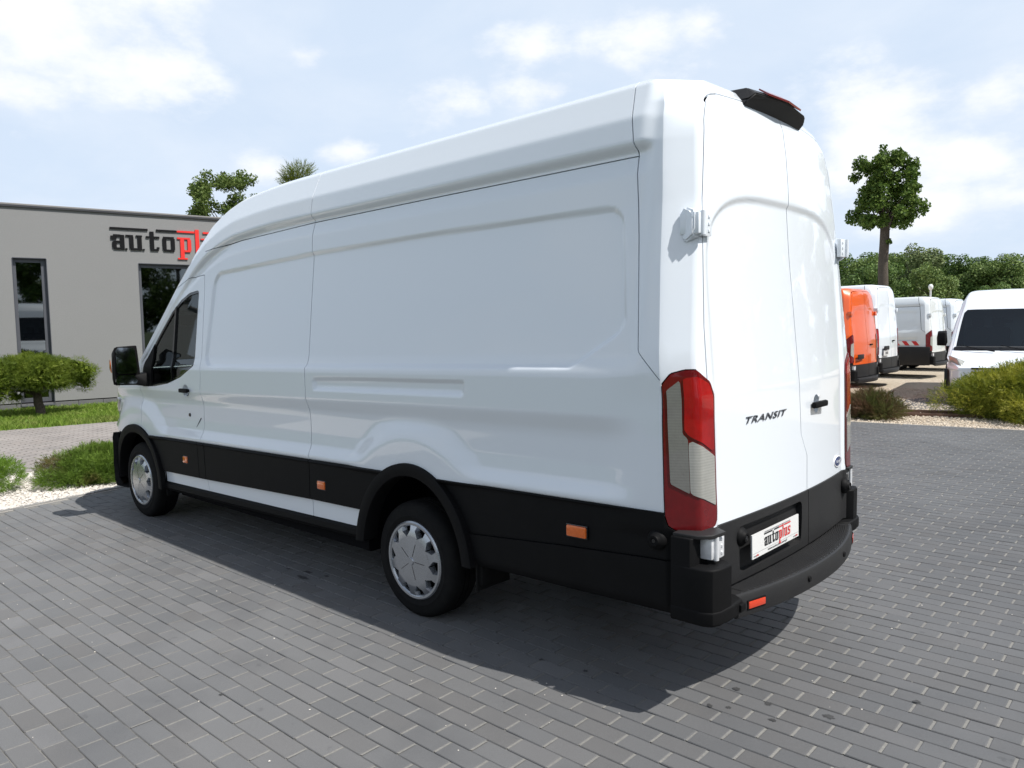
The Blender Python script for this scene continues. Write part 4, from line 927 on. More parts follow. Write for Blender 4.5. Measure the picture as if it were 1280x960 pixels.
# big sheets around the forecourt
def lot_z(x, y):
    d = (-9.21+.18*(x-2.87))-y; t = min(max((d-.6)/5.5, 0), 1); return -.014-.155*t*t*(3-2*t)
def drape(name, rows, m, dz=0.0):
    V = []; F = []; n = len(rows[0])
    for r in rows: V += [(x, y, lot_z(x, y)+dz) for x, y in r]
    for i in range(len(rows)-1):
        for j in range(n-1): F.append((i*n+j, i*n+j+1, (i+1)*n+j+1, (i+1)*n+j))
    me = mesh(name, V, F, True); o = link(name, me, m)
    if me.polygons[0].normal.z < 0: me.flip_normals()
    o['kind'] = 'structure'; return o
xs9 = [-60, -30, -12, -8, -4, 0, 2, 4, 6, 8.9, 20, 60]
drape('gravel_lot', [[(x, -9.21+.18*(min(x, 8.9)-2.87)-d-(0 if x < 9 else 0)) for x in xs9] for d in (0, .6, 1.2, 2, 3, 4, 5, 6, 8, 12, 20, 52)], LOTM)
gp_a = [(2.75, -11.75), (3.55, -12.9), (3.75, -14.2), (3.4, -15.6), (2.6, -16.6)]; gp_b = [(1.2, -11.3), (0, -12), (-1, -13), (-1.2, -15), (-.6, -17.5)]
drape('grit_patch', [[(a[0]+(c[0]-a[0])*t_/6, a[1]+(c[1]-a[1])*t_/6) for t_ in range(7)] for a, c in zip(gp_a, gp_b)], DLOT, .005)
sheet('gravel_bed', [(7.32-.2*8, 8), (10.4, 8), (8.95, -8.1), (8.92, -8.0)], -.012, WGR)
PV = bpy.data.materials.new('paver_concrete'); PV.use_nodes = True; t = PV.node_tree; b = t.nodes['Principled BSDF']
def paver_mat(m, c0, c1, c2, warm):
    t = m.node_tree; b = t.nodes['Principled BSDF']; b.inputs['Roughness'].default_value = .62; b.inputs['Specular IOR Level'].default_value = .5
    b.inputs['Diffuse Roughness'].default_value = 1.0
    at = N(t, 'ShaderNodeAttribute', attribute_name='rnd'); oi = N(t, 'ShaderNodeObjectInfo'); ad = N(t, 'ShaderNodeMath', operation='ADD'); fr_ = N(t, 'ShaderNodeMath', operation='FRACT')
    t.links.new(at.outputs['Fac'], ad.inputs[0]); t.links.new(oi.outputs['Random'], ad.inputs[1]); t.links.new(ad.outputs[0], fr_.inputs[0])
    r = N(t, 'ShaderNodeValToRGB'); e = r.color_ramp.elements; e[0].color = (*c0, 1); e[1].color = (*c2, 1); e.new(.5).color = (*c1, 1); e.new(.85).color = (*warm, 1); t.links.new(fr_.outputs[0], r.inputs[0])
    gp = N(t, 'ShaderNodeNewGeometry').outputs['Position']
    a = r.outputs[0]
    for sc, lo, hi, amt, c in ((.45, .40, .62, .40, (.160, .160, .160)), (1.7, .5, .70, .45, (.070, .071, .074)), (9, .67, .72, .45, (.05, .05, .052)), (350, .45, .7, .22, (.24, .235, .23)), (160, .52, .75, .30, (.07, .07, .07))):
        nn = N(t, 'ShaderNodeTexNoise', inp={'Scale': sc, 'Detail': 4, 'Roughness': .55}); t.links.new(gp, nn.inputs['Vector'])
        mr = N(t, 'ShaderNodeMapRange', inp={'From Min': lo, 'From Max': hi, 'To Max': amt}); t.links.new(nn.outputs[0], mr.inputs['Value'])
        mi = N(t, 'ShaderNodeMix', data_type='RGBA'); t.links.new(mr.outputs[0], mi.inputs['Factor']); t.links.new(a, mi.inputs['A']); mi.inputs['B'].default_value = (*[k*(c1[i]/.115) for i, k in enumerate(c)], 1); a = mi.outputs['Result']
    t.links.new(a, b.inputs['Base Color'])
    nn = N(t, 'ShaderNodeTexNoise', inp={'Scale': 260, 'Detail': 4, 'Roughness': .7}); t.links.new(gp, nn.inputs['Vector'])
    bb = N(t, 'ShaderNodeBump', inp={'Strength': .5, 'Distance': .0018}); t.links.new(nn.outputs[0], bb.inputs['Height']); t.links.new(bb.outputs[0], b.inputs['Normal'])
paver_mat(PV, (.092, .094, .097), (.112, .113, .115), (.128, .128, .130), (.096, .094, .093))
PT = bpy.data.materials.new('path_concrete'); PT.use_nodes = True; paver_mat(PT, (.185, .170, .160), (.205, .188, .178), (.235, .215, .203), (.20, .178, .165))
SANDM = mat('joint_sand', (.185, .18, .168), rough=.95, noise=[(3, .5, (.17, .165, .155)), (80, .6, (.27, .26, .24)), (.8, .5, (.14, .14, .137))], spec=.2)
LX, LY, GX, GY = .206, .103, .009, .0042; BV = .0045
def paver_geo(w, h):
    def ring(ix, iy, z): return [(-w/2+ix, -h/2+iy, z), (w/2-ix, -h/2+iy, z), (w/2-ix, h/2-iy, z), (-w/2+ix, h/2-iy, z)]
    V = ring(0, 0, -.05)+ring(0, 0, -.0035)+ring(BV, BV*.7, 0); F = [(8, 9, 10, 11)]
    for a in (0, 4):
        for k in range(4): k2 = (k+1) % 4; F.append((a+k, a+k2, a+4+k2, a+4+k))
    return V, F
PVV, PVF = paver_geo(LX-GX, LY-GY); PVV = np.array(PVV); PVFn = np.array([f for f in PVF])
cent = []
for j in range(-115, 80):
    y = .852+.5*LY+j*LY
    for i in range(-45, 50):
        x = .070+(i+.5)*LX+(j % 2)*LX*.5
        if inside_fc(x+.1, y) and inside_fc(x+.1, y-.05): cent.append((x, y))
cent = np.array(cent)
fwd = np.array(_f); cpos = np.array(CAM)
def area_px(c):
    d = np.array([c[0], c[1], 0])-cpos; zc_ = d@fwd
    if zc_ < .3: return 0
    X, Y_, _ = to_px((c[0], c[1], 0))
    if not (-5 < X < 1285 and -5 < Y_ < 965): return 0
    if .3 < c[0] < 6.5 and -1.0 < c[1] < .85: return 0
    return 1.70/zc_**3
ar = np.array([area_px(c) for c in cent]); order = np.argsort(-ar); big = set(order[:300].tolist())
pme = mesh('paver', PVV, PVF); rj = np.random.default_rng(3)
for k in order[:300]:
    c = cent[k]; o = link('paver', pme, None, fc, (c[0], c[1], rj.uniform(-.0018, .0010)), (rj.normal(0, .009), rj.normal(0, .006), rj.normal(0, .006)))
pme.materials.append(PV)
def paver_field(name, cents, V0, F0, m, par, rnd=True, swap=False):
    n = len(cents); nv = len(V0); V = np.repeat(V0[None], n, 0).copy()
    if swap: V = V[:, :, [1, 0, 2]]*np.array([1, -1, 1])
    a = rj.normal(0, .006, n); V[:, :, 0] += a[:, None]*V0[None, :, 1]; V[:, :, 1] -= a[:, None]*V0[None, :, 0]
    tx = rj.normal(0, .009, n); ty = rj.normal(0, .006, n); V[:, :, 2] += tx[:, None]*V0[None, :, 1]+ty[:, None]*V0[None, :, 0]+rj.uniform(-.0014, .0008, n)[:, None]
    V[:, :, 0] += cents[:, 0, None]; V[:, :, 1] += cents[:, 1, None]
    F = (F0[None]+(np.arange(n)*nv)[:, None, None]).reshape(-1, 4)
    me = bpy.data.meshes.new(name); me.from_pydata(V.reshape(-1, 3).tolist(), [], F.tolist())
    at = me.attributes.new('rnd', 'FLOAT', 'FACE'); at.data.foreach_set('value', np.repeat(rj.random(n), len(F0)).astype(np.float32))
    o = link(name, me, m, par); o['kind'] = 'stuff'; return o
rest = np.array([c for k, c in enumerate(cent) if k not in big]); paver_field('pavers', rest, PVV, PVFn, PV, fc)
# jointing sand swept into the short joints
b = MB()
V = []; F = []
for c in cent:
    x = c[0]+LX/2; n0 = len(V); zz = -.0022
    V += [(x-GX*.62, c[1]-LY*.44, zz), (x+GX*.62, c[1]-LY*.44, zz), (x+GX*.62, c[1]+LY*.44, zz), (x-GX*.62, c[1]+LY*.44, zz)]; F.append((n0, n0+1, n0+2, n0+3))
me = mesh('joint_sand', V, F); o = link('joint_sand', me, SANDM, fc); o['kind'] = 'stuff'
# kerb stones along both edges of the forecourt
KERB = mat('kerb_concrete', (.24, .235, .225), rough=.9, noise=[(3, .5, (.30, .29, .275)), (60, .5, (.17, .165, .16))], bump=(120, .4, .003))
kb = MB(); kb.box((-.495, -.03, -.1), (.495, .03, .004), bev=.006); kme = mesh('kerb_stone', kb.V, kb.F); kme.materials.append(KERB)
for i in range(15):
    y = 7.4-1.0*i; x = 7.34-.2*y+.03; o = link('kerb_stone', kme, None, fc, (x, y, 0), (0, 0, math.atan2(-1, .2)))
for i in range(11):
    x = 7.6-1.0*i; y = -9.21+.18*(x-2.87)-.045; o = link('kerb_stone', kme, None, fc, (x, y, -.006), (0, 0, math.atan2(.18, 1)))
# path beyond the planting
dpx = .19
path = empty('path', kind='structure')
sheet('bed', [(8.95+dpx*8, 8), (13.85+dpx*6.4, 8), (13.85-dpx*9.4, -11), (8.95-dpx*0-.4, -8.2)], -.013, TANP, path)
pc_ = []
for j in range(0, 52):
    x0 = 9.0+j*.102
    for i in range(-26, 30):
        y = -1.5+(i+.5*(j % 2))*.205; x = x0+dpx*(y)*.97
        if y > -8.0+0*j and x < 13.83+dpx*y and x > 8.9+0.0*y: pc_.append((x, y))
SV, SF = paver_geo(.196, .098)
po = paver_field('pavers', np.array(pc_), np.array(SV), PVFn, PT, path, swap=True)
# lawn
lawn = [(13.88+dpx*8, 8), (17.8+dpx*9, 8), (17.75-dpx*9.5, -11), (13.86-dpx*11, -11)]
sheet('lawn', lawn, -.010, GBASE)
def blades(name, n, fx, h, w, m, lean=.5, kind='stuff', label=None, cat=None):
    P = np.array([fx() for _ in range(n)]); a = RNG.uniform(0, 2*math.pi, n); hh = h*RNG.uniform(.5, 1.25, n); wd = w*RNG.uniform(.6, 1.3, n); ln = RNG.normal(0, lean, (n, 2))*hh[:, None]
    V = np.zeros((n, 4, 3)); d = np.stack([np.cos(a), np.sin(a)], 1)
    V[:, 0, :2] = P-d*wd[:, None]/2; V[:, 1, :2] = P+d*wd[:, None]/2; V[:, 2, :2] = P+d*wd[:, None]*.3+ln*.5; V[:, 2, 2] = hh*.6; V[:, 3, :2] = P+ln; V[:, 3, 2] = hh
    V[:, :2, 2] = -.01
    k = np.arange(n)[:, None]*4; F = np.concatenate([k+np.array([[0, 1, 2]]), k+np.array([[0, 2, 3]])])
    me = bpy.data.meshes.new(name); me.from_pydata(V.reshape(-1, 3).tolist(), [], F.tolist())
    at = me.attributes.new('rnd', 'FLOAT', 'FACE'); r = RNG.random(n).astype(np.float32); at.data.foreach_set('value', np.concatenate([r, r]))
    o = link(name, me, m); tag(o, label, cat, kind=kind); return o
def leafmat(name, cols, rough=.6, transl=.35, noisec=None, nsc=1.2):
    m = bpy.data.materials.new(name); m.use_nodes = True; t = m.node_tree; b = t.nodes['Principled BSDF']; b.inputs['Roughness'].default_value = rough; b.inputs['Specular IOR Level'].default_value = .25
    at = N(t, 'ShaderNodeAttribute', attribute_name='rnd'); r = N(t, 'ShaderNodeValToRGB'); e = r.color_ramp.elements
    e[0].color = (*cols[0], 1); e[1].color = (*cols[-1], 1)
    for i, c in enumerate(cols[1:-1]): e.new((i+1)/(len(cols)-1)).color = (*c, 1)
    t.links.new(at.outputs['Fac'], r.inputs[0]); a = r.outputs[0]
    if noisec:
        nn = N(t, 'ShaderNodeTexNoise', inp={'Scale': nsc, 'Detail': 3}); co = N(t, 'ShaderNodeTexCoord'); t.links.new(co.outputs['Object'], nn.inputs['Vector'])
        mr = N(t, 'ShaderNodeMapRange', inp={'From Min': .52, 'From Max': .66, 'To Max': .8}); t.links.new(nn.outputs[0], mr.inputs['Value'])
        mi = N(t, 'ShaderNodeMix', data_type='RGBA'); t.links.new(mr.outputs[0], mi.inputs['Factor']); t.links.new(a, mi.inputs['A']); mi.inputs['B'].default_value = (*noisec, 1); a = mi.outputs['Result']
    t.links.new(a, b.inputs['Base Color'])
    tr = N(t, 'ShaderNodeBsdfTranslucent'); t.links.new(a, tr.inputs[0]); mx = N(t, 'ShaderNodeMixShader'); mx.inputs[0].default_value = transl; o = t.nodes['Material Output']
    t.links.new(b.outputs[0], mx.inputs[1]); t.links.new(tr.outputs[0], mx.inputs[2]); t.links.new(mx.outputs[0], o.inputs[0]); return m
GRASSM = leafmat('grass_blades', [(.10, .17, .020), (.15, .25, .030), (.20, .30, .04), (.26, .33, .07)], noisec=(.26, .27, .09), nsc=.9)
def gxy():
    while True:
        y = random.uniform(-6.5, 3.2) if random.random() < .75 else random.uniform(-9, 7); x = random.uniform(13.86, 17.6)+dpx*y
        return (x, y)
blades('lawn_grass', 42000, gxy, .085, .016, GRASSM, label='bright green mown grass along the foot of the grey building', cat='grass')
# loose pebbles on the planting bed
PEB = mat('pebbles', (.56, .53, .485), rough=.9, noise=[(9, .6, (.70, .68, .64)), (23, .5, (.46, .40, .34))], spec=.3)
def pebbles(name, n, fx, smin, smax, m, label, zf=None):
    base = np.array([(1, 0, 0), (-1, 0, 0), (0, 1, 0), (0, -1, 0), (0, 0, .7), (0, 0, -.7)], float); T = np.array([(0, 2, 4), (2, 1, 4), (1, 3, 4), (3, 0, 4), (2, 0, 5), (1, 2, 5), (3, 1, 5), (0, 3, 5)])
    P = np.array([fx() for _ in range(n)]); s = RNG.uniform(smin, smax, n); V = base[None]*s[:, None, None]*RNG.uniform(.6, 1.3, (n, 6, 1)); a = RNG.uniform(0, 6.3, n); c, s_ = np.cos(a)[:, None], np.sin(a)[:, None]
    X = V[:, :, 0]*c-V[:, :, 1]*s_; Y_ = V[:, :, 0]*s_+V[:, :, 1]*c; V[:, :, 0] = X+P[:, None, 0]; V[:, :, 1] = Y_+P[:, None, 1]; V[:, :, 2] += -.008+s[:, None]*.35+(0 if zf is None else np.array([zf(*p_) for p_ in P])[:, None]+.008)
    F = (T[None]+(np.arange(n)*6)[:, None, None]).reshape(-1, 3); me = bpy.data.meshes.new(name); me.from_pydata(V.reshape(-1, 3).tolist(), [], F.tolist()); o = link(name, me, m); tag(o, label, 'gravel', kind='stuff'); return o
def bedxy():
    y = random.uniform(-3, 3.2); x = 7.36-.2*y+random.random()**1.6*1.6; return (x, y)
pebbles('bed_pebbles', 14000, bedxy, .008, .020, PEB, 'cream and white pebbles strewn over the planting bed')
def lotxy():
    x = random.uniform(-1, 8); y = -9.30+.18*(x-2.87)-random.random()**1.5*9; return (x, y)
LPEB = mat('lot_stones', (.52, .44, .34), rough=.9, noise=[(3, .6, (.68, .60, .50)), (13, .5, (.34, .28, .21))])
pebbles('lot_stones', 16000, lotxy, .010, .028, LPEB, 'tan crushed stone covering the van yard', lot_z)
# timber edging in the gravel
TIM = mat('edging_timber', (.13, .075, .05), rough=.85, noise=[(4, .6, (.19, .12, .085)), (40, .5, (.07, .04, .03))])
for k, ((xa, ya), (xb_, yb)) in enumerate((((4.6, -10.06), (1.0, -11.15)), ((4.7, -10.66), (1.05, -11.66)))):
    b = MB(); L_ = math.hypot(xb_-xa, yb-ya); b.box((0, -.02, -.05), (L_, .02, .035), bev=.005); o = b.build('edging_board', TIM, None, smooth=40, loc=(xa, ya, 0), rot=(0, 0, math.atan2(yb-ya, xb_-xa)))
    tag(o, ['thin brown timber edging board nearer the grey paving, right of the small juniper', 'thin brown timber edging board nearer the parked vans, behind its twin'][k], 'edging board')

def fcxy():
    while True:
        x, y = random.uniform(-1.2, 7), random.uniform(-6, 3.4)
        if inside_fc(x, y) and not (-.1 < x < 6.8 and -1.1 < y < 1.1): return (x, y)
pebbles('paving_grit', 420, fcxy, .0025, .006, PEB, 'pale grit specks scattered over the grey block paving', lambda x, y: .0)
OIL = mat('oil_stain', (.038, .038, .039), rough=.7, noise=[(40, .5, (.06, .06, .06))])
def stain(x, y, r, seed, sx=1.0):
    rg = random.Random(seed); n = 18; V = [(x, y, .0022)]; 
    for k in range(n): a = 6.283*k/n; q = r*rg.uniform(.55, 1.15); V.append((x+math.cos(a)*q*sx, y+math.sin(a)*q, .0022))
    return V, [(0, 1+k, 1+(k+1) % n) for k in range(n)]
mb_ = MB()
for i, (x, y, r, sx) in enumerate(((3.05, 1.02, .022, 3.0), (3.12, .93, .018, 2.4), (2.95, .90, .013, 2.0), (3.3, .98, .012, 2.0), (.13, .84, .016, 1), (.06, .80, .012, 1), (.11, .62, .018, 1), (-.06, .66, .02, 1), (-.13, .78, .014, 1.4), (-.30, .60, .020, 1.6), (1.0, .96, .012, 1), (.75, .92, .014, 1), (.62, .84, .010, 1), (-.55, .22, .016, 1.3), (1.9, 2.2, .012, 1))):
    mb_.add(*stain(x, y, r, i, sx))
so2 = mb_.build('oil_spots', OIL, fc); so2['kind'] = 'stuff'
# ------------------------------------------------------------------ grey building
BA = (17.815, -1.007); BANG = math.atan2(-.98096, -.19423)      # local +x runs along the wall away to the right, local +y is into the building
STUC = mat('grey_render', (.228, .229, .229), rough=.95, noise=[(.6, .5, (.242, .242, .242)), (45, .5, (.192, .193, .193)), (160, .4, (.262, .262, .262))], bump=(95, .8, .006), spec=.2)
FRAME = mat('window_frame', (.075, .08, .095), rough=.4, metal=.3, noise=[(3, .3, (.10, .105, .12))])
FRAMEL = mat('window_frame_light', (.10, .105, .12), rough=.4, metal=.3, noise=[(3, .3, (.13, .135, .155))])
CAPM = mat('parapet_metal', (.055, .055, .06), rough=.4, metal=.4, noise=[(2, .4, (.08, .08, .085))])
CAPL = mat('parapet_metal_light', (.22, .215, .21), rough=.5, noise=[(2, .4, (.18, .175, .17))])
PLIN = mat('plinth_concrete', (.12, .12, .125), rough=.9, noise=[(5, .5, (.16, .16, .16)), (70, .4, (.09, .09, .09))], bump=(90, .5, .004))
INT = mat('room_interior', (.05, .048, .045), rough=.9)
bl = empty('grey_building', (BA[0], BA[1], 0), BANG, 'flat-roofed grey rendered building with two tall dark windows and wall lettering', 'building')
# local frame: +x along the wall, local y: into building is -(normal); rotation by BANG puts local +y at BANG+90
ys_ = 1.0 if (math.cos(BANG+math.pi/2)*(-.98)+math.sin(BANG+math.pi/2)*.194) < 0 else -1.0
def bx(b, x0, x1, y0, y1, z0, z1, m=0, bev=0): return b.box((x0, ys_*y0, z0), (x1, ys_*y1, z1), m, bev)
HB, XL, XRr, DP = 4.47, -9.0, 14.0, 9.0
wins = [(.40, 1.03, .06, 3.28), (2.90, 4.50, .06, 3.24), (-3.2, -2.55, .06, 3.28), (8.0, 9.6, .06, 3.24)]
b = MB(); xs_ = sorted([XL, XRr]+[w for q in wins for w in q[:2]])
for i in range(len(xs_)-1):
    a_, c_ = xs_[i], xs_[i+1]; w = [q for q in wins if abs(q[0]-a_) < 1e-6]
    if w: bx(b, a_, c_, 0, .35, w[0][3], HB-.10)
    else: bx(b, a_, c_, 0, .35, .13, HB-.10)
bx(b, XL, XL+.3, .35, DP, .13, HB-.1); bx(b, XRr-.3, XRr, .35, DP, .13, HB-.1); bx(b, XL+.3, XRr-.3, DP-.3, DP, .13, HB-.1)
b.build('wall', STUC, bl)
b = MB(); bx(b, XL+.3, XRr-.3, .35, DP-.3, HB-.5, HB-.3); b.build('roof', CAPM, bl)
b = MB(); bx(b, XL-.04, XRr+.04, -.040, .40, HB-.100, HB-.062, 0); b.build('parapet_drip', CAPM, bl)
b = MB(); bx(b, XL-.03, XRr+.03, -.030, .40, HB-.060, HB-.022, 0, .006); b.build('parapet_cap', CAPL, bl)
b = MB(); bx(b, XL, XRr, .02, .34, .105, .128); b.build('plinth_gap', DARK, bl)
pb = MB(); 
x = XL; plm = None
while x < XRr:
    inw = [q for q in wins if q[0]-.05 < x < q[1]+.0]
    pb = MB(); bx(pb, .003, .497, .012, .34, -.1, .105, 0, .004)
    if plm is None: plm = pb.build('plinth_block', PLIN, bl); plm.location = (x, 0, 0)
    else: o = plm.copy(); COL.objects.link(o); o.parent = bl; o.location = (x, 0, 0)
    x += .5
for q in wins:
    x0, x1, z0, z1 = q; w_ = MB(); t_ = .055
    bx(w_, x0+.004, x0+t_+.01, .10, .17, z0, z1-.004); bx(w_, x1-t_-.04, x1-.004, .10, .17, z0, z1-.004); bx(w_, x0+t_+.012, x1-t_-.042, .10, .17, z1-t_-.03, z1-.004); bx(w_, x0+t_+.012, x1-t_-.042, .10, .17, z0, z0+.16)
    f = w_.build('window', FRAMEL, bl)
    w_ = MB(); bx(w_, x0+t_+.01, x1-t_-.04, .13, .142, z0+.16, z1-t_-.03); w_.build('pane', ROOMG, f)
    w_ = MB(); bx(w_, x0+.0, x1-.0, -.03, .10, z0-.02, z0+.012, 0, .004); w_.build('sill', FRAMEL, f)
    w_ = MB(); bx(w_, x0-.012, x0+.004, -.004, .14, z0, z1); bx(w_, x1-.004, x1+.010, -.004, .14, z0, z1); bx(w_, x0+.004, x1-.004, -.004, .14, z1-.004, z1+.012); w_.build('reveal_trim', FRAME, f)
b = MB(); bx(b, XL+.35, XRr-.35, 3.5, 3.55, .1, HB-.5); bx(b, XL+.35, XRr-.35, .36, 3.5, .05, .09); b.build('inner_wall', INT, bl)
SIGNK = mat('sign_black', (.006, .006, .007), spec=.15, rough=.6, coat=0, noise=[(3, .3, (.016, .016, .018))]); SIGNR = mat('sign_red', (.72, .035, .028), rough=.35, coat=.3, noise=[(3, .3, (.66, .03, .025))])
sg = empty('wall_lettering', (BA[0], BA[1], 0), BANG, 'raised black and red autoplus lettering with overlines high on the grey wall', 'sign')
def sign_pt(u, v, d): return (2.345+u, ys_*(-.008-d), 3.55+v)
wordmark(sign_pt, sg, SIGNK, SIGNR, .463, .345, .022, .0012)
# ------------------------------------------------------------------ vegetation
def cloud_pts(blobs, n, shell=.55):
    w = np.array([b_[3]*b_[4]*b_[5] for b_ in blobs])**.67; w /= w.sum(); k = RNG.choice(len(blobs), n, p=w)
    d = RNG.normal(size=(n, 3)); d /= np.linalg.norm(d, axis=1, keepdims=True); r = shell+(1-shell)*RNG.random(n)**.6
    B_ = np.array(blobs)[k]; return B_[:, :3]+d*r[:, None]*B_[:, 3:6], d
def leaf_mesh(name, blobs, n, size, elong=1.3, out=.5, shell=.55, droop=0, tri=False, rndlow=None, up=0.0):
    P, d = cloud_pts(blobs, n, shell); nr = d*out+RNG.normal(size=(n, 3))*(1-out)*.8; nr[:, 2] += up; nr /= np.linalg.norm(nr, axis=1, keepdims=True)
    a = RNG.normal(size=(n, 3)); u = np.cross(nr, a); u /= np.linalg.norm(u, axis=1, keepdims=True); v = np.cross(nr, u); s = size*RNG.uniform(.55, 1.35, n)[:, None]
    if tri: V = np.stack([P-u*s*.28, P+u*s*.28, P+v*s*elong], 1); m = 3
    else: V = np.stack([P-v*s*elong*.5, P+u*s*.42, P+v*s*elong*.5, P-u*s*.42], 1); m = 4
    F = np.arange(n*m).reshape(n, m); me = bpy.data.meshes.new(name); me.from_pydata(V.reshape(-1, 3).tolist(), [], F.tolist())
    rr = RNG.random(n); at = me.attributes.new('rnd', 'FLOAT', 'FACE'); at.data.foreach_set('value', rr.astype(np.float32)); return me
def frond_mesh(name, blobs, n, ln, wd, up=.35, shell=.7, flat=.0, spread=.5, segs=4):
    """sprays of needle twigs that grow outward from the clump"""
    P, d = cloud_pts(blobs, n, shell); g = d.copy(); g[:, 2] = g[:, 2]*(1-flat)+up; g += RNG.normal(size=(n, 3))*spread; g /= np.linalg.norm(g, axis=1, keepdims=True)
    L_ = ln*RNG.uniform(.5, 1.3, n)[:, None]; side = np.cross(g, RNG.normal(size=(n, 3))); side /= np.linalg.norm(side, axis=1, keepdims=True)
    V = []; 
    for k in range(segs):
        t0 = k/segs; b0 = P+g*L_*t0; w = wd*(1-.6*t0)
        V += [b0, b0+g*L_*.42+side*w*RNG.uniform(.7, 1.5, (n, 1)), b0+g*L_*.10, b0, b0+g*L_*.10, b0+g*L_*.42-side*w*RNG.uniform(.7, 1.5, (n, 1))]
    V += [P+g*L_*.6-side*wd*.18, P+g*L_*.6+side*wd*.18, P+g*L_*1.05]
    V = np.stack(V, 1); m = V.shape[1]; F = np.arange(n*m).reshape(-1, 3); me = bpy.data.meshes.new(name); me.from_pydata(V.reshape(-1, 3).tolist(), [], F.tolist())
    ck = np.floor(P/.22).astype(int); hsh = np.abs(np.sin(ck[:, 0]*12.99+ck[:, 1]*78.2+ck[:, 2]*37.7)*43758.5) % 1; rr = np.repeat(hsh*.55+RNG.random(n)*.22, m//3)+RNG.random(n*m//3)*.23; at = me.attributes.new('rnd', 'FLOAT', 'FACE'); at.data.foreach_set('value', rr.astype(np.float32)); return me
BARK = mat('bark', (.085, .068, .052), rough=.95, noise=[(3, .5, (.12, .10, .08)), (28, .6, (.045, .036, .028))], bump=(35, .9, .02))
def trunk(b, base, h, r0, r1, lean=(0, 0), seg=10, wob=.04):
    pts = []; n = 7
    for i in range(n+1): t = i/n; pts.append((base[0]+lean[0]*t+random.uniform(-wob, wob)*r0*4*(t > 0), base[1]+lean[1]*t+random.uniform(-wob, wob)*r0*4*(t > 0), base[2]+h*t))
    rr = [r0*(1.25 if i == 0 else 1)+(r1-r0)*(i/n) for i in range(n+1)]; b.tube(pts, rr, seg); return pts[-1]
def limbs(b, o, n, L_, r, upmin=.4):
    for i in range(n):
        a = 2*math.pi*i/n+random.uniform(-.4, .4); e = random.uniform(upmin, 1.1); l = L_*random.uniform(.6, 1.1); d = Vector((math.cos(a)*math.cos(e), math.sin(a)*math.cos(e), math.sin(e)))
        o_ = Vector(o)-Vector((0, 0, random.uniform(0, .3)*L_)); m = o_+d*l*.5+Vector((0, 0, .06*l)); b.tube([o_, m, o_+d*l], [r, r*.6, r*.25], 6)
JUN = leafmat('juniper_green', [(.045, .085, .012), (.085, .15, .018), (.14, .225, .03), (.21, .30, .055)], noisec=(.12, .07, .035), nsc=2.6)
JUNB = leafmat('juniper_bright', [(.07, .125, .012), (.11, .20, .018), (.15, .26, .025), (.20, .31, .05)])
JUNG = leafmat('juniper_golden', [(.045, .075, .008), (.13, .165, .015), (.28, .29, .03), (.48, .44, .07)])
JUND = leafmat('juniper_brownish', [(.05, .07, .015), (.10, .12, .03), (.13, .08, .045), (.16, .15, .05)], noisec=(.14, .07, .045), nsc=2.5)
PINEM = leafmat('pine_needles', [(.055, .09, .010), (.10, .15, .016), (.155, .21, .022), (.23, .28, .045)])
LIND = leafmat('linden_leaf', [(.035, .070, .012), (.065, .120, .020), (.11, .18, .03), (.19, .27, .06)], transl=.4)
ASPM = leafmat('loose_leaf', [(.05, .085, .018), (.09, .14, .028), (.14, .20, .045), (.20, .25, .08)])
CONM = leafmat('conifer_leaf', [(.05, .08, .012), (.10, .14, .02), (.16, .19, .03), (.22, .24, .05)])
def shrub(name, loc, me, m, label, cat='shrub', stems=True, group=None, r=.3):
    e = empty(name, loc, 0, label, cat, group); me.materials.append(m); link('foliage', me, None, e)
    b = MB()
    for i in range(7):
        a = i*.9; b.tube([(0, 0, -.05), (math.cos(a)*r*.5, math.sin(a)*r*.5, .12), (math.cos(a)*r, math.sin(a)*r, .22)], [.02, .014, .006], 5)
    b.build('stems', BARK, e); return e
def mound(lx, ly, lz, n, seed):
    rg = random.Random(seed); out = []
    for i in range(n):
        a = rg.uniform(0, 6.28); r = rg.random()**.6; x = math.cos(a)*r*lx*.75; y = math.sin(a)*r*ly*.75; h = lz*(1-.55*r*r)
        out.append((x, y, h*.45, rg.uniform(.22, .36)*lx+.06, rg.uniform(.22, .36)*ly+.06, h*.5))
    return out
# planting bed in front of the van
shrub('juniper', (8.18, 2.08, 0), frond_mesh('f', mound(.85, .85, .56, 18, 1), 24000, .085, .022, up=.30, spread=.9, segs=3), JUNB, 'bushy bright green juniper cut by the left edge of the picture')
shrub('juniper', (8.05, .52, 0), frond_mesh('f', mound(.60, .86, .38, 24, 2), 24000, .085, .022, up=.10, flat=.3, spread=.8, segs=3), JUN, 'low spreading juniper with browning twigs, between the bright juniper and the van nose')
shrub('juniper', (8.35, -.75, 0), frond_mesh('f', mound(.6, .7, .32, 12, 5), 8000, .09, .022, up=.12, flat=.4, spread=.8, segs=3), JUN, 'low green juniper mostly hidden behind the front wheel of the large van')
# right of the forecourt
shrub('juniper', (2.78, -10.05, -.01), frond_mesh('f', mound(.58, .52, .44, 12, 3), 5200, .15, .030, up=.6, spread=.7), JUND, 'small reddish brown and green juniper at the paving edge beside the big van')
gb = shrub('juniper', (.28, -11.6, -.03), frond_mesh('f', mound(1.9, 1.55, 1.08, 60, 4), 60000, .115, .030, up=.25, shell=.72, spread=.85, segs=3), JUNG, 'large golden green juniper in front of the white van that faces the camera')
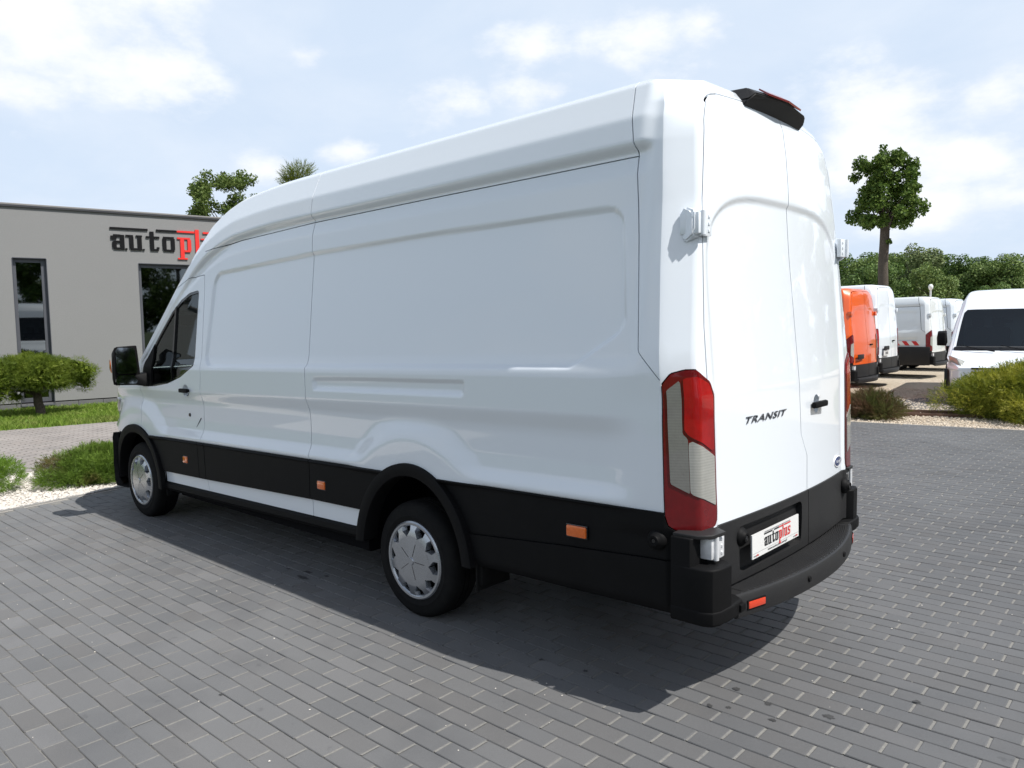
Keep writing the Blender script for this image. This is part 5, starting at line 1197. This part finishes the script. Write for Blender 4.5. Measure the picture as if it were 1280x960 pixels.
# clipped pine
pe = empty('clipped_pine', (15.75, -1.18, 0), 0, 'umbrella-shaped clipped pine with a bare trunk on the lawn', 'tree')
bl_ = [(x, y, z-.13, a_, b2, c2) for x, y, z, a_, b2, c2 in [(q0, q1, q2, q3, q4, q5*1.35) for q0, q1, q2, q3, q4, q5 in [(0, 0, 1.0, .60, .75, .26), (.1, -.50, .95, .46, .40, .20), (.0, .55, .96, .5, .42, .22), (-.35, .1, .92, .4, .5, .18), (.1, -.86, .80, .20, .22, .17), (0, .95, .86, .34, .36, .22), (-.1, .75, .70, .3, .3, .18), (.3, .2, 1.0, .4, .45, .20), (-.2, -.2, .82, .35, .42, .15), (0, .42, .56, .15, .13, .10)]]]
for i in range(34):
    a = random.uniform(0, 6.28); r = random.uniform(.45, 1.0); bl_.append((math.cos(a)*r*.62, math.sin(a)*r*.98, .80+.30*math.sqrt(max(0, 1-r*r*.9))+random.uniform(-.10, .07), .17, .20, .13))
PBL = list(bl_); me = frond_mesh('crown', bl_, 30000, .070, .017, up=.25, shell=.72, spread=.6, segs=3); me.materials.append(PINEM); link('crown', me, None, pe)
b = MB(); trunk(b, (0, 0, -.05), .74, .095, .07, (.03, .05)); limbs(b, (.03, .05, .62), 8, .6, .05, .12); b.build('trunk', BARK, pe, smooth=60)
me = leaf_mesh('inner_needles', [(x, y, z, a_*.8, b2*.8, c2*.75) for x, y, z, a_, b2, c2 in PBL], 9000, .05, 2.2, .2, .1); me.materials.append(PINEM); link('inner_needles', me, None, pe)
# pollarded lime
tr = empty('pollarded_tree', (6.95, -25.0, 0), 0, 'pollarded lime tree with a boxy crown on a straight bare trunk above the white vans', 'tree')
bl_ = []
for kz in range(5):
    for kk in range(11):
        a = 6.283*kk/11+kz*.3+random.uniform(-.2, .2); r = (.98 if kk % 3 else .5)*random.uniform(.66, 1.10)*(1.0, 1.06, 1.0, .95, .80)[kz]; bl_.append((math.cos(a)*r, math.sin(a)*r, 5.12+kz*.48+random.uniform(-.16, .16), random.uniform(.2, .34), random.uniform(.2, .34), random.uniform(.2, .34)))
bl_ += [(.1, 0, 7.3, .18, .18, .45), (-.45, .2, 7.1, .2, .2, .3), (.7, -.3, 7.0, .25, .25, .3), (1.0, 0, 5.3, .35, .35, .3), (-1.05, .1, 5.4, .4, .4, .35), (-.1, 0, 4.35, .16, .16, .13)]
me = leaf_mesh('crown', bl_, 17000, .088, 1.2, .35, .2, up=.25); me.materials.append(LIND); link('crown', me, None, tr)
b = MB(); top = trunk(b, (0, 0, -.1), 5.1, .19, .15, (0, 0)); limbs(b, top, 9, 1.0, .06, .6); limbs(b, top, 5, 1.9, .05, 1.1); b.build('trunk', BARK, tr, smooth=60)
# trees behind the building
t1 = empty('loose_tree', (33.1, -14.6, 0), 0, 'open-crowned green tree behind the grey building, left of the feathery tree', 'tree')
bl_ = []
for i in range(75):
    a = random.uniform(0, 6.28); r = random.random()**.5*1.75; z = random.uniform(4.6, 8.9); r *= math.sqrt(max(.05, 1-((z-6.6)/2.9)**2)); q_ = random.uniform(.28, .55); bl_.append((math.cos(a)*r, math.sin(a)*r, z, q_, q_, q_*.85))
me = leaf_mesh('crown', bl_, 21000, .095, 1.25, .25, .1); me.materials.append(ASPM); link('crown', me, None, t1)
b = MB(); top = trunk(b, (0, 0, -.1), 6, .2, .1); limbs(b, top, 10, 2.2, .06, .5); b.build('trunk', BARK, t1, smooth=60)
t2 = empty('feathery_tree', (33.9, -19.0, 0), 0, 'feathery yellow-green conifer whose tip shows above the roof of the large van', 'tree')
bl_ = [(random.uniform(-.9, .9)*(1-k/16), random.uniform(-.9, .9)*(1-k/16), 6+k*.26, .95*(1-k/18)+.3, .95*(1-k/18)+.3, .3) for k in range(15)]
me = frond_mesh('crown', bl_, 4200, .55, .09, up=.5, shell=.6); me.materials.append(CONM); link('crown', me, None, t2)
b = MB(); trunk(b, (0, 0, -.1), 9.3, .2, .03); b.build('trunk', BARK, t2, smooth=60)
# woodland edge beyond the yard, and the trees round the rest of the place
protos = []
for v in range(5):
    rg = random.Random(40+v); hh = 10.5; bl_ = []
    for i in range(34):
        z = rg.uniform(1.6, hh-.8); w = 3.3*math.sqrt(max(.06, 1-((z-5.2)/5.6)**2)); a = rg.uniform(0, 6.28); r = rg.random()**.5*w; bl_.append((math.cos(a)*r, math.sin(a)*r, z, rg.uniform(.8, 1.35), rg.uniform(.8, 1.35), rg.uniform(.7, 1.15)))
    c = leaf_mesh('crown', bl_, 13000, .22, 1.15, .5, .5, up=.35); b = MB(); top = trunk(b, (0, 0, -.3), 6.5, .24, .1); limbs(b, top, 7, 3, .09, .5); k = mesh('trunk', b.V, b.F); k.materials.append(BARK); protos.append((c, k))
WOOD = [leafmat('wood_leaf_a', [(.039, .077, .018), (.069, .128, .027), (.112, .180, .043), (.165, .240, .060)], transl=.2), leafmat('wood_leaf_b', [(.062, .107, .027), (.107, .168, .043), (.165, .232, .060), (.232, .300, .098)], transl=.2), leafmat('wood_leaf_c', [(.088, .125, .050), (.131, .181, .069), (.188, .231, .094), (.237, .275, .125)], transl=.2)]
kinds = [('dark green', 0), ('mid green', 1), ('pale grey-green', 2)]; cache = {}
def wood_tree(x, y, s, v, k, label, group):
    if (v, k) not in cache:
        c = protos[v][0].copy(); c.materials.clear(); c.materials.append(WOOD[k]); cache[(v, k)] = c
    e = empty('tree', (x, y, -.1), random.uniform(0, 6.28), label, 'tree', group); e.scale = (s*random.uniform(.9, 1.15),)*2+(s,)
    for nm, me in (('crown', cache[(v, k)]), ('trunk', protos[v][1])):
        o = bpy.data.objects.new(nm, me); COL.objects.link(o); o.parent = e
    return e
rg = random.Random(5)
ORD = 'first second third fourth fifth sixth seventh eighth ninth tenth eleventh twelfth thirteenth fourteenth fifteenth sixteenth seventeenth eighteenth nineteenth twentieth twenty-first twenty-second twenty-third twenty-fourth twenty-fifth twenty-sixth'.split()
for i in range(26):
    px = 1050+i*11.2+rg.uniform(-3, 3); dep = rg.uniform(72, 104); g = Vector(CAM)+dep*(_f+_r*((px-640)/958.38)); d = Vector((g.x, g.y))
    ytop = np.interp(px, [1050, 1085, 1120, 1150, 1180, 1210, 1235, 1270, 1340], [318, 300, 298, 314, 318, 313, 308, 318, 326])+rg.choice([0, 3, 7, 12, 18, 24])+rg.uniform(0, 6)
    top = (408.0-.0135*(px-640)*1.13+0-ytop)/958.38*dep+1.7; k = rg.choice([0, 0, 1, 1, 2]); s = top/10.6
    wood_tree(d.x, d.y, max(s, .5), rg.randrange(5), k, kinds[k][0]+' tree, '+ORD[i]+' from the left along the woodland edge beyond the vans', 'trees of the woodland edge')
for i in range(5):
    x, y, s, v, k = [(9.6, -43, .46, 0, 1), (7.0, -44, .38, 1, 0), (5.2, -46, .34, 2, 1), (11.8, -42, .45, 3, 0), (3.4, -50, .36, 4, 1)][i]
    wood_tree(x, y, s, v, k, ['bright bushy young tree just right of the pollarded trunk', 'dark low tree right of the pollarded tree, behind the yard', 'mid green low tree behind the yard near the lamp post', 'dark low tree left of the pollarded trunk, behind the vans', 'mid green low tree behind the white van that faces the camera'][i], None)
for i in range(26):     # behind and beside the photographer, seen only in the panes and the paint
    a = math.radians(88+i*7.2); R_ = rg.uniform(30, 40); wood_tree(math.cos(a)*R_-2, math.sin(a)*R_+3, rg.uniform(.8, 1.25), rg.randrange(5), rg.choice([0, 0, 1]), 'tree behind the photographer, reflected in the building panes', 'trees behind the photographer')
# ------------------------------------------------------------------ other vans in the yard
SPR_LAMP = [(.11, .80), (-.10, .80), (-.10, 1.52), (.11, 1.52)]
DUC_LAMP = [(.14, .78), (-.13, .78), (-.13, 1.46), (-.02, 1.46), (.14, 1.30)]
DUC_LENS = [('clear_lens', CLEARL, [(.02, .95), (-.115, .90), (-.115, 1.25), (.01, 1.22)])]
SPR_LENS = [('red_lens', REDL, [(.095, 1.02), (-.085, 1.02), (-.085, 1.50), (.095, 1.50)])]
def accessories(root, hs, skip=(), paintm=None):
    for c in list(van.children):
        nm = c.name.split('.')[0]
        if nm in ('rear_bumper', 'bumper_end', 'lamp_shelf', 'hinge', 'brake_lamp', 'front_bumper', 'side_step') and nm not in skip:
            k = c.copy(); COL.objects.link(k); k.parent = root
            zc = sum(v.co.z for v in c.data.vertices)/len(c.data.vertices)
            if zc > 1.4: k.location.z += (zc-1.25)*(hs-1)-(.015 if nm == 'brake_lamp' else 0)
            if nm == 'hinge' and zc > 1.4: k.data = c.data.copy(); k.data.materials[0] = paintm
    for src in (doorL, nearest_child('front_door', van, (4.9, -1, 1.2)), doorRR):
        dst = nearest_child(src.name.split('.')[0], root, sum((v.co for v in list(src.data.vertices)[::50]), Vector())/len(list(src.data.vertices)[::50]))
        for c in src.children:
            if c.name.split('.')[0] in ('wing_mirror', 'door_handle'):
                k = c.copy(); COL.objects.link(k); k.parent = dst
def yard_van(name, loc, rz, paintm, h, label, lamp=DUC_LAMP, lenses=DUC_LENS, skip=('brake_lamp',), group=None, nose=0):
    e = empty(name, (loc[0], loc[1], loc[2] if len(loc) > 2 else 0), rz, label, 'van', group); build_van(e, dict(paint=paintm, h=h, lamp=lamp, lenses=lenses, nose=nose)); accessories(e, h, skip, paintm); return e
org = yard_van('panel_van', (4.30, -15.05, -.165), 0, ORANGE, .84, 'orange panel van parked beside the big white van, rear doors closed')
w2 = yard_van('panel_van', (4.80, -18.6, -.169), 0, WHITE, .97, 'tall white van with all-red tail lamps, between the orange van and the chevron van', SPR_LAMP, SPR_LENS)
w3 = yard_van('panel_van', (4.50, -22.7, -.169), 0, CREAMY, .80, 'white van with red and white chevron tape on its side and a black lower panel')
w4 = yard_van('panel_van', (4.65, -26.6, -.169), 0, PALE, .80, 'pale bluish white van, farthest of the row, behind the chevron van')
w5 = yard_van('panel_van', (2.36, -21.0, -.169), math.radians(96.5), WHITE, .83, 'white van facing the camera behind the golden juniper', nose=.20)
b = MB()
# chevron tape and black panel on the third van
RW_ = mat('tape_red', (.55, .03, .03), rough=.4); WT_ = mat('tape_white', (.75, .74, .72), rough=.4)
ms = MB(); yv = 1.026
ms.box((.40, yv-.01, 1.02), (1.75, yv+.004, 1.15)); ta = ms.build('chevron_tape', WT_, w3)
for i in range(5):
    ms = MB(); x = .42+i*.27; ms.add([(x, yv+.006, 1.02), (x+.13, yv+.006, 1.02), (x+.13+.10, yv+.006, 1.15), (x+.10, yv+.006, 1.15)][::-1], [(0, 1, 2, 3)]); ms.build('red_stripe', RW_, ta)
ms = MB(); ms.box((.12, yv-.02, .42), (1.30, yv+.03, .98), bev=.03); ms.build('side_guard', BUMPP, w3, smooth=40)
# number plate on the tall van, roof rack on the orange van
ms = MB(); ms.box((.055, .20, .86), (.07, .62, 1.0), bev=.003); pl = ms.build('number_plate', PLATEW, w2)
ms = MB(); ms.box((.03, .22, 1.01), (.07, .60, 1.12), bev=.02); ms.build('handle_trim', BUMPP, w2, smooth=40)
for k_, (y, w_) in enumerate(((.50, .02), (.44, .05), (.37, .05), (.30, .05))):
    ms = MB(); ms.box((.0525, y-w_/2, .895), (.0545, y+w_/2, .965)); ms.build('plate_character', GREYTXT, pl)
ms = MB(); ms.box((.052, .30, .93), (.07, .70, 1.04), bev=.01); ms.build('plate_light_bar', BUMPP, org, smooth=40)
ms = MB(); ms.box((.9, -.8, 2.47), (4, .8, 2.52)); ms.box((.8, .72, 2.40), (.84, .76, 2.52)); ms.build('roof_rack', mat('rack_timber', (.25, .18, .12), rough=.8, noise=[(4, .5, (.18, .12, .08))]), org)
# front of the van facing the camera
def w5p(b, x, y, z): return (x, y, z)
hl = MB()
for sgn in (1, -1):
    m = MB(); rbox(m, [(6.28, sgn*.93, .93), (6.62, sgn*.70, .86), (6.25, sgn*.955, 1.10), (6.50, sgn*.78, 1.05), (6.10, sgn*.985, 1.08), (6.2, sgn*.6, .95), (6.66, sgn*.60, .80)], .02); m.V = rk(m.V); m.build('headlight', CLEARL, w5, smooth=50)
m = MB()
for z in (.62, .70, .78): m.box((6.70, -.5, z), (6.755, .5, z+.035), bev=.006)
m.build('grille', BLACKP, w5)
m = MB(); m.lathe([(0, .0), (.05, .0), (.06, -.012)], 'x', 24, (6.77, 0, .72)); m.build('bonnet_emblem', STEEL, w5)
for y0, y1 in ((.60, -.05), (-.15, -.80)):
    m = MB(); m.tube([(5.80, y0, 1.12), (5.76, (y0+y1)/2, 1.17), (5.68, y1, 1.25)], [.014, .010, .006], 6); m.build('wiper', BLACKP, w5)
m = MB(); m.tube([(4.2, .05, 2.55), (4.15, .05, 2.80)], [.006, .003], 6); m.build('aerial', BLACKP, w5)
m = MB(); m.box((5.06, -.13, 1.72), (5.10, .13, 1.79), bev=.015); m.build('rear_view_mirror', BLACKP, w5)
# van behind the photographer, seen in the window panes
for i, (x, y, p_, h_) in enumerate(((-15.5, 11.5, WHITE, .85), (-16, 7.6, WHITE, .75), (-15, 3.6, PALE, .85))):
    yard_van('panel_van', (x-6.7, y), 0, p_, h_, ['white van behind the photographer, leftmost of three seen in the pane', 'low white van behind the photographer, middle of three seen in the pane', 'pale van behind the photographer, rightmost of three seen in the pane'][i])
# lamp post
lp = empty('lamp_post', (9.2, -40.75, 0), 0, 'slim grey lamp post with a round head in front of the woodland', 'lamp post')
b = MB(); b.tube([(0, 0, -.1), (0, 0, 3.1)], [.07, .045], 10); b.build('pole', STEEL, lp, smooth=50)
b = MB(); b.lathe([(0, 3.42), (.07, 3.40), (.115, 3.32), (.12, 3.26), (.09, 3.16), (.05, 3.10), (0, 3.09)], 'z', 20); b.build('lamp_head', mat('opal_globe', (.75, .76, .76), rough=.3), lp, smooth=60)
for c in list(w5.children):      # lamps, grille and wipers of the same kind on the nose of the big van
    nm = c.name.split('.')[0]
    if nm in ('headlight', 'grille'):
        k = c.copy(); COL.objects.link(k); k.parent = van; k.location.z += .02
